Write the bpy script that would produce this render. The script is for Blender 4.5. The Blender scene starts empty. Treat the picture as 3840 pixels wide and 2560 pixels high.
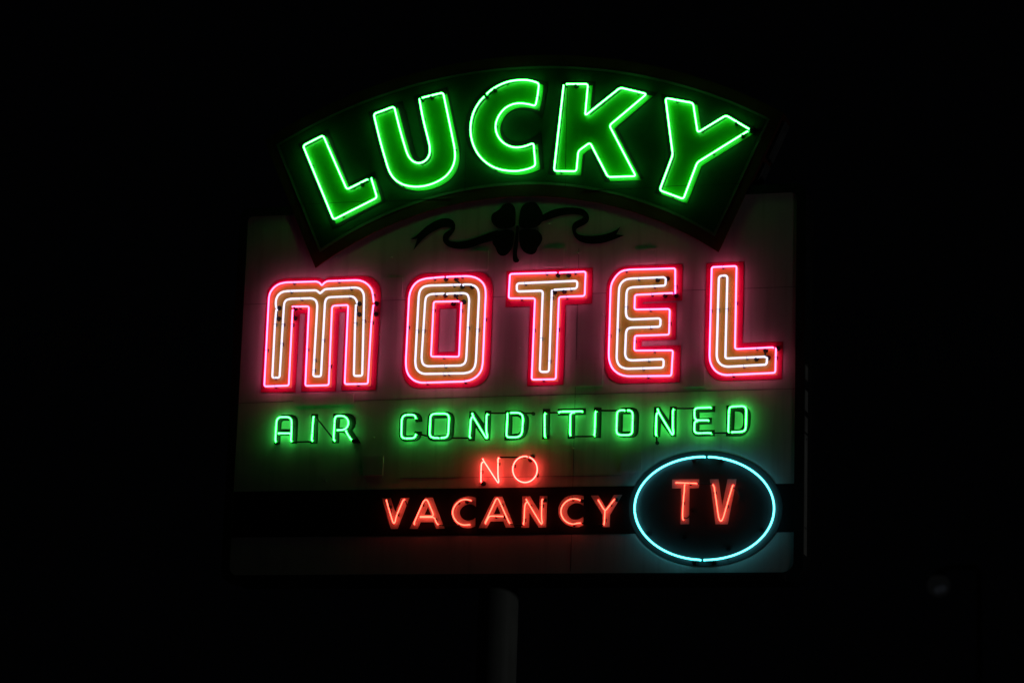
import bpy, math, json
from mathutils import Vector, Matrix

# ------------------------------------------------------------------ camera, world, street light
scn = bpy.context.scene
COL = scn.collection
LIFT = 3.9                                   # height of the cabinet's lower edge above the ground
SIN, COS = math.sin, math.cos
cam_d = bpy.data.cameras.new("camera")
cam = bpy.data.objects.new("camera", cam_d)
COL.objects.link(cam)
scn.camera = cam
cam_d.sensor_width = 36.0
cam_d.lens = 93.87
cam_d.clip_start = 0.1
cam_d.clip_end = 500.0
yaw, pitch, roll = -0.28639131, 0.21222099, 0.03183371
fwd = Vector((SIN(yaw) * COS(pitch), COS(yaw) * COS(pitch), SIN(pitch)))
rgt0 = Vector((COS(yaw), -SIN(yaw), 0.0))
up0 = rgt0.cross(fwd)
rgt = COS(roll) * rgt0 + SIN(roll) * up0
upv = -SIN(roll) * rgt0 + COS(roll) * up0
rot = Matrix((rgt, upv, -fwd)).transposed()
cam.matrix_world = Matrix.Translation((5.12613, -17.36446, LIFT - 2.28380)) @ rot.to_4x4()
cam_d.dof.use_dof = True
cam_d.dof.focus_distance = 18.2
cam_d.dof.aperture_fstop = 2.0

world = bpy.data.worlds.new("World")
scn.world = world
world.use_nodes = True
wbg = world.node_tree.nodes["Background"]
wbg.inputs[0].default_value = (0.55, 0.65, 0.9, 1)
wbg.inputs[1].default_value = 0.0005

lamp_d = bpy.data.lights.new("street_light", 'POINT')
lamp_d.energy = 34.0
lamp_d.color = (0.96, 1.0, 0.94)
lamp_d.shadow_soft_size = 0.18
lamp = bpy.data.objects.new("street_light", lamp_d)
lamp.location = (8.0, -1.8, 4.6)
COL.objects.link(lamp)

vs = scn.view_settings
vs.view_transform = 'Standard'
vs.look = 'None'
vs.exposure = 0.0
vs.gamma = 1.0
vs.use_curve_mapping = False
scn.cycles.use_denoising = True
scn.cycles.max_bounces = 6
scn.cycles.transparent_max_bounces = 12
scn.cycles.caustics_reflective = False
scn.cycles.caustics_refractive = False
scn.cycles.sample_clamp_indirect = 3.0

# ------------------------------------------------------------------ materials
def paint(name, col, rough=0.4, spec=0.5, vary=0.12, scale=3.0, metal=0.0, bump=0.0, stain=None):
    m = bpy.data.materials.new(name)
    m.use_nodes = True
    nt = m.node_tree
    b = nt.nodes["Principled BSDF"]
    b.inputs["Metallic"].default_value = metal
    b.inputs["Specular IOR Level"].default_value = spec
    tc = nt.nodes.new("ShaderNodeTexCoord")
    geo = nt.nodes.new("ShaderNodeNewGeometry")
    n = nt.nodes.new("ShaderNodeTexNoise")
    n.inputs["Scale"].default_value = scale
    n.inputs["Detail"].default_value = 6
    n.inputs["Roughness"].default_value = 0.65
    nt.links.new(geo.outputs["Position"], n.inputs["Vector"])
    mix = nt.nodes.new("ShaderNodeMix")
    mix.data_type = 'RGBA'
    lo = [c * (1 - vary) for c in col]
    hi = [min(1.0, c * (1 + vary)) for c in col]
    mix.inputs["A"].default_value = (*lo, 1)
    mix.inputs["B"].default_value = (*hi, 1)
    ramp = nt.nodes.new("ShaderNodeMapRange")
    ramp.inputs["From Min"].default_value = 0.3
    ramp.inputs["From Max"].default_value = 0.7
    nt.links.new(n.outputs["Fac"], ramp.inputs["Value"])
    nt.links.new(ramp.outputs["Result"], mix.inputs["Factor"])
    out = mix.outputs["Result"]
    if stain:                                # rain streaks and grime: long in z, narrow in x
        mp = nt.nodes.new("ShaderNodeMapping")
        mp.inputs["Scale"].default_value = (14.0, 14.0, 0.9)
        nt.links.new(geo.outputs["Position"], mp.inputs["Vector"])
        n2 = nt.nodes.new("ShaderNodeTexNoise")
        n2.inputs["Scale"].default_value = 1.3
        n2.inputs["Detail"].default_value = 5
        nt.links.new(mp.outputs["Vector"], n2.inputs["Vector"])
        r2 = nt.nodes.new("ShaderNodeMapRange")
        r2.inputs["From Min"].default_value = 0.5
        r2.inputs["From Max"].default_value = 0.78
        r2.inputs["To Max"].default_value = stain
        nt.links.new(n2.outputs["Fac"], r2.inputs["Value"])
        mx = nt.nodes.new("ShaderNodeMix")
        mx.data_type = 'RGBA'
        mx.inputs["B"].default_value = (col[0] * 0.35, col[1] * 0.32, col[2] * 0.28, 1)
        nt.links.new(r2.outputs["Result"], mx.inputs["Factor"])
        nt.links.new(out, mx.inputs["A"])
        out = mx.outputs["Result"]
    nt.links.new(out, b.inputs["Base Color"])
    rr = nt.nodes.new("ShaderNodeMapRange")
    rr.inputs["To Min"].default_value = max(0.05, rough - 0.08)
    rr.inputs["To Max"].default_value = rough + 0.12
    nt.links.new(n.outputs["Fac"], rr.inputs["Value"])
    nt.links.new(rr.outputs["Result"], b.inputs["Roughness"])
    if bump:
        bn = nt.nodes.new("ShaderNodeTexNoise")
        bn.inputs["Scale"].default_value = 2.2
        bn.inputs["Detail"].default_value = 3
        nt.links.new(geo.outputs["Position"], bn.inputs["Vector"])
        bp = nt.nodes.new("ShaderNodeBump")
        bp.inputs["Strength"].default_value = bump
        bp.inputs["Distance"].default_value = 0.02
        nt.links.new(bn.outputs["Fac"], bp.inputs["Height"])
        nt.links.new(bp.outputs["Normal"], b.inputs["Normal"])
    return m

def glow(name, shell, core):
    """A lit gas tube: glowing glass shell (part see-through) round a pale core imitating overexposure."""
    ms = bpy.data.materials.new(name + "_glass")
    ms.use_nodes = True
    nt = ms.node_tree
    nt.nodes.remove(nt.nodes["Principled BSDF"])
    out = nt.nodes["Material Output"]
    em = nt.nodes.new("ShaderNodeEmission")
    em.inputs["Color"].default_value = (*shell, 1)
    tr = nt.nodes.new("ShaderNodeBsdfTransparent")
    tr.inputs["Color"].default_value = (0.6, 0.6, 0.6, 1)
    ad = nt.nodes.new("ShaderNodeAddShader")
    nt.links.new(em.outputs[0], ad.inputs[0])
    nt.links.new(tr.outputs[0], ad.inputs[1])
    nt.links.new(ad.outputs[0], out.inputs["Surface"])
    # slow drift of brightness along the tube
    geo = nt.nodes.new("ShaderNodeNewGeometry")
    n = nt.nodes.new("ShaderNodeTexNoise")
    n.inputs["Scale"].default_value = 4.0
    nt.links.new(geo.outputs["Position"], n.inputs["Vector"])
    mr = nt.nodes.new("ShaderNodeMapRange")
    mr.inputs["From Min"].default_value = 0.25
    mr.inputs["From Max"].default_value = 0.75
    mr.inputs["To Min"].default_value = 0.72
    mr.inputs["To Max"].default_value = 1.28
    nt.links.new(n.outputs["Fac"], mr.inputs["Value"])
    nt.links.new(mr.outputs["Result"], em.inputs["Strength"])
    mc = bpy.data.materials.new(name + "_core")
    mc.use_nodes = True
    nt = mc.node_tree
    nt.nodes.remove(nt.nodes["Principled BSDF"])
    em = nt.nodes.new("ShaderNodeEmission")
    em.inputs["Color"].default_value = (*core, 1)  # whitish colour imitates the overexposed middle of the tube
    nt.links.new(em.outputs[0], nt.nodes["Material Output"].inputs["Surface"])
    return ms, mc

GLOW = {
    'green': glow("green_neon", (0.01, 5.4, 0.18), (0.9, 2.4, 1.5)),
    'mint': glow("mint_neon", (0.01, 7.2, 0.28), (1.9, 2.8, 2.5)),
    'pink': glow("pink_neon", (5.2, 0.05, 0.85), (1.3, 1.25, 1.3)),
    'red': glow("red_neon", (4.0, 0.02, 0.045), (2.0, 0.95, 0.45)),
    'scarlet': glow("scarlet_neon", (10.5, 0.03, 0.2), (2.0, 1.6, 0.7)),
    'cyan': glow("cyan_neon", (0.01, 1.35, 1.3), (0.9, 2.0, 3.2)),
}
M_WHITE = paint("white_enamel", (0.53, 0.515, 0.485), 0.42, 0.28, 0.08, 1.7, stain=0.35, bump=0.25)
M_PATCH = paint("patch_enamel", (0.52, 0.505, 0.475), 0.38, 0.45, 0.08, 2.4, stain=0.3)
M_BODY = paint("dark_cabinet_metal", (0.02, 0.022, 0.024), 0.45, 0.4, 0.3, 4.0)
M_FRAME = paint("dark_frame_metal", (0.022, 0.024, 0.024), 0.4, 0.4, 0.3, 5.0)
M_SIDE = paint("worn_aluminium", (0.36, 0.36, 0.35), 0.5, 0.5, 0.4, 2.6, 0.15, stain=0.9)
M_TRIM = paint("dull_trim", (0.07, 0.072, 0.078), 0.6, 0.3, 0.5, 6.0, stain=0.8)
M_BLACK = paint("black_enamel", (0.012, 0.010, 0.010), 0.36, 0.28, 0.2, 4.0)
M_BAND = paint("black_band_enamel", (0.014, 0.012, 0.012), 0.38, 0.35, 0.2, 4.0, bump=0.15)
M_OVAL = paint("oval_enamel", (0.05, 0.05, 0.05), 0.36, 0.4, 0.15, 4.0, bump=0.1)
M_CLOVER = paint("dark_green_emblem", (0.005, 0.009, 0.006), 0.65, 0.15, 0.5, 9.0, stain=0.5)
M_BORDER = paint("oxblood_enamel", (0.10, 0.022, 0.012), 0.45, 0.35, 0.2, 2.0, stain=0.3)
M_LINE = paint("pale_line_enamel", (0.11, 0.12, 0.09), 0.45, 0.4, 0.15, 5.0)
M_FIELD = paint("dark_green_enamel", (0.007, 0.045, 0.016), 0.36, 0.4, 0.2, 2.0, bump=0.2)
M_GREEN = paint("leaf_green_enamel", (0.02, 0.26, 0.005), 0.36, 0.45, 0.1, 3.0, stain=0.15, bump=0.1)
M_RED = paint("crimson_enamel", (0.62, 0.006, 0.085), 0.34, 0.45, 0.1, 3.0, stain=0.2)
M_YELLOW = paint("mustard_enamel", (0.62, 0.37, 0.05), 0.3, 0.5, 0.1, 3.0, stain=0.25, bump=0.1)
M_LETTERWHITE = paint("letter_white_enamel", (0.58, 0.47, 0.47), 0.4, 0.4, 0.1, 3.0, stain=0.3)
M_RUBBER = paint("black_rubber", (0.012, 0.012, 0.013), 0.4, 0.5, 0.2, 20.0)
M_CABLE = paint("blackout_coating", (0.008, 0.008, 0.008), 0.35, 0.5, 0.2, 20.0)
M_CLIP = paint("tarnished_clip", (0.10, 0.09, 0.08), 0.35, 0.5, 0.3, 40.0, 0.7)
M_SEAM = paint("seam_grime", (0.12, 0.11, 0.10), 0.7, 0.2, 0.3, 9.0)
M_SCREW = paint("screw_steel", (0.5, 0.48, 0.45), 0.3, 0.5, 0.2, 30.0, 0.8)
M_POLE = paint("grey_painted_steel", (0.34, 0.35, 0.34), 0.55, 0.3, 0.15, 2.0, stain=0.4)
M_LEAF = paint("dark_leaf", (0.03, 0.05, 0.025), 0.6, 0.3, 0.3, 3.0)

# ------------------------------------------------------------------ geometry helpers
def V2(p):
    return Vector((p[0], p[1]))

def fillet(pts, closed, steps=5, sharp=False):
    """Round the corners of a polyline. A third number is the tangent length of that corner (99: as smooth as
    its neighbours allow); without it the corner is smooth, or stays sharp if sharp is set."""
    n = len(pts)
    out = []
    for i, p in enumerate(pts):
        if not closed and i in (0, n - 1):
            out.append(V2(p))
            continue
        r = p[2] if len(p) > 2 else (0 if sharp else 99)
        c, a, b = V2(p), V2(pts[i - 1]), V2(pts[(i + 1) % n])
        la, lb = (a - c).length, (b - c).length
        t = min(r, la * 0.499, lb * 0.499)
        if t < 1e-4:
            out.append(c)
            continue
        p0, p1 = c + (a - c) * (t / la), c + (b - c) * (t / lb)
        k = steps if r < 50 else 4
        for s in range(k + 1):
            u = s / k
            out.append(p0 * (1 - u) ** 2 + c * (2 * u * (1 - u)) + p1 * u * u)
    return out

def offset(poly, e):
    """Grow a closed polygon outward by e."""
    n = len(poly)
    area = sum(poly[i].x * poly[(i + 1) % n].y - poly[(i + 1) % n].x * poly[i].y for i in range(n))
    s = 1 if area > 0 else -1
    out = []
    for i in range(n):
        d0 = (poly[i] - poly[i - 1]).normalized()
        d1 = (poly[(i + 1) % n] - poly[i]).normalized()
        n0, n1 = Vector((d0.y, -d0.x)) * s, Vector((d1.y, -d1.x)) * s
        m = n0 + n1
        m = m / max(0.35, m.dot(n0)) if m.length > 1e-6 else n0
        out.append(poly[i] + m * e)
    return out

def link(name, me, parent, mats, loc=(0, 0, 0)):
    o = bpy.data.objects.new(name, me)
    for m in mats:
        me.materials.append(m)
    COL.objects.link(o)
    o.location = loc
    if parent:
        o.parent = parent
    return o

def plate(name, loops, front, back, parent, mat, org=(0, 0)):
    """A flat sheet in the sign's plane: outlines (and holes) in sign metres, from y=front to y=back."""
    cu = bpy.data.curves.new(name, 'CURVE')
    cu.dimensions = '2D'
    cu.fill_mode = 'BOTH'
    cu.extrude = abs(back - front) / 2
    for lp in loops:
        sp = cu.splines.new('POLY')
        sp.points.add(len(lp) - 1)
        for q, v in zip(sp.points, lp):
            q.co = (v[0] - org[0], v[1] - org[1], 0, 1)
        sp.use_cyclic_u = True
    tmp = bpy.data.objects.new(name, cu)
    me = bpy.data.meshes.new_from_object(tmp)
    bpy.data.objects.remove(tmp)
    bpy.data.curves.remove(cu)
    yc = (front + back) / 2
    for v in me.vertices:
        x, y, z = v.co
        v.co = (x, yc - z, y)
    me.update()
    me.materials.clear()
    me.name = name
    return link(name, me, parent, [mat])

class MB:
    def __init__(self):
        self.v, self.f, self.m = [], [], []

    def sweep(self, path, r, sides=10, mat=0, caps='round', r2=None):
        path = [Vector(p) for p in path]
        q = [path[0]]
        for p in path[1:]:
            if (p - q[-1]).length > 1e-5:
                q.append(p)
        path = q
        n = len(path)
        tang = []
        for i in range(n):
            a = path[max(0, i - 1)]
            b = path[min(n - 1, i + 1)]
            d0 = (path[i] - a).normalized() if i > 0 else None
            d1 = (b - path[i]).normalized() if i < n - 1 else None
            t = (d0 or d1) + (d1 or d0)
            tang.append(t.normalized() if t.length > 1e-6 else (d0 or d1))
        nrm = tang[0].orthogonal().normalized()
        rings = []
        def ring(c, t, nm, rad):
            bi = t.cross(nm)
            base = len(self.v)
            for k in range(sides):
                a = 2 * math.pi * k / sides
                self.v.append(c + (nm * COS(a) + bi * SIN(a)) * rad)
            rings.append(base)
        rad = lambda i: r if r2 is None else r + (r2 - r) * i / (n - 1)
        for i in range(n):
            t = tang[i]
            nrm = (nrm - t * nrm.dot(t))
            nrm = nrm.normalized() if nrm.length > 1e-6 else t.orthogonal().normalized()
            # keep the radius through a bend
            if i == 0 and caps == 'round':
                for u in (0.05, 0.45, 0.8):
                    ring(path[0] - t * rad(0) * (1 - u), t, nrm, rad(0) * math.sqrt(1 - (1 - u) ** 2))
            ring(path[i], t, nrm, rad(i))
            if i == n - 1 and caps == 'round':
                for u in (0.2, 0.55, 0.95):
                    ring(path[-1] + t * rad(i) * u, t, nrm, rad(i) * math.sqrt(1 - u * u))
        for a, b in zip(rings, rings[1:]):
            for k in range(sides):
                k2 = (k + 1) % sides
                self.f.append((a + k, a + k2, b + k2, b + k))
                self.m.append(mat)
        ca, cb = rings[0], rings[-1]
        if caps == 'flat':                   # own corners for flat ends, so their shading stays apart
            ca = len(self.v)
            self.v += [self.v[rings[0] + k].copy() for k in range(sides)]
            cb = len(self.v)
            self.v += [self.v[rings[-1] + k].copy() for k in range(sides)]
        self.f.append(tuple(reversed([ca + k for k in range(sides)])))
        self.f.append(tuple(cb + k for k in range(sides)))
        self.m += [mat, mat]

    def box(self, lo, hi, mat=0):
        b = len(self.v)
        for x in (lo[0], hi[0]):
            for y in (lo[1], hi[1]):
                for z in (lo[2], hi[2]):
                    self.v.append(Vector((x, y, z)))
        for q in ((0, 1, 3, 2), (4, 6, 7, 5), (0, 4, 5, 1), (2, 3, 7, 6), (0, 2, 6, 4), (1, 5, 7, 3)):
            self.f.append(tuple(b + i for i in q))
            self.m.append(mat)

    def build(self, name, parent, mats, org=(0, 0, 0), smooth=True):
        me = bpy.data.meshes.new(name)
        o = Vector(org)
        me.from_pydata([v - o for v in self.v], [], self.f)
        for p, m in zip(me.polygons, self.m):
            p.material_index = m
            p.use_smooth = smooth
        me.update()
        return link(name, me, parent, mats)

def empty(name, loc, label, cat, group=None):
    o = bpy.data.objects.new(name, None)
    COL.objects.link(o)
    o.location = loc
    o.empty_display_size = 0.2
    o['label'] = label
    o['category'] = cat
    if group:
        o['group'] = group
    return o

def rrect(x0, z0, x1, z1, rad, n=8):
    out = []
    for cx, cz, a0, r in ((x1 - rad[0], z1 - rad[0], 0, rad[0]), (x0 + rad[1], z1 - rad[1], 90, rad[1]),
                          (x0 + rad[2], z0 + rad[2], 180, rad[2]), (x1 - rad[3], z0 + rad[3], 270, rad[3])):
        for k in range(n + 1):
            a = math.radians(a0 + 90 * k / n)
            out.append((cx + r * COS(a), cz + r * SIN(a)))
    return out

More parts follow.
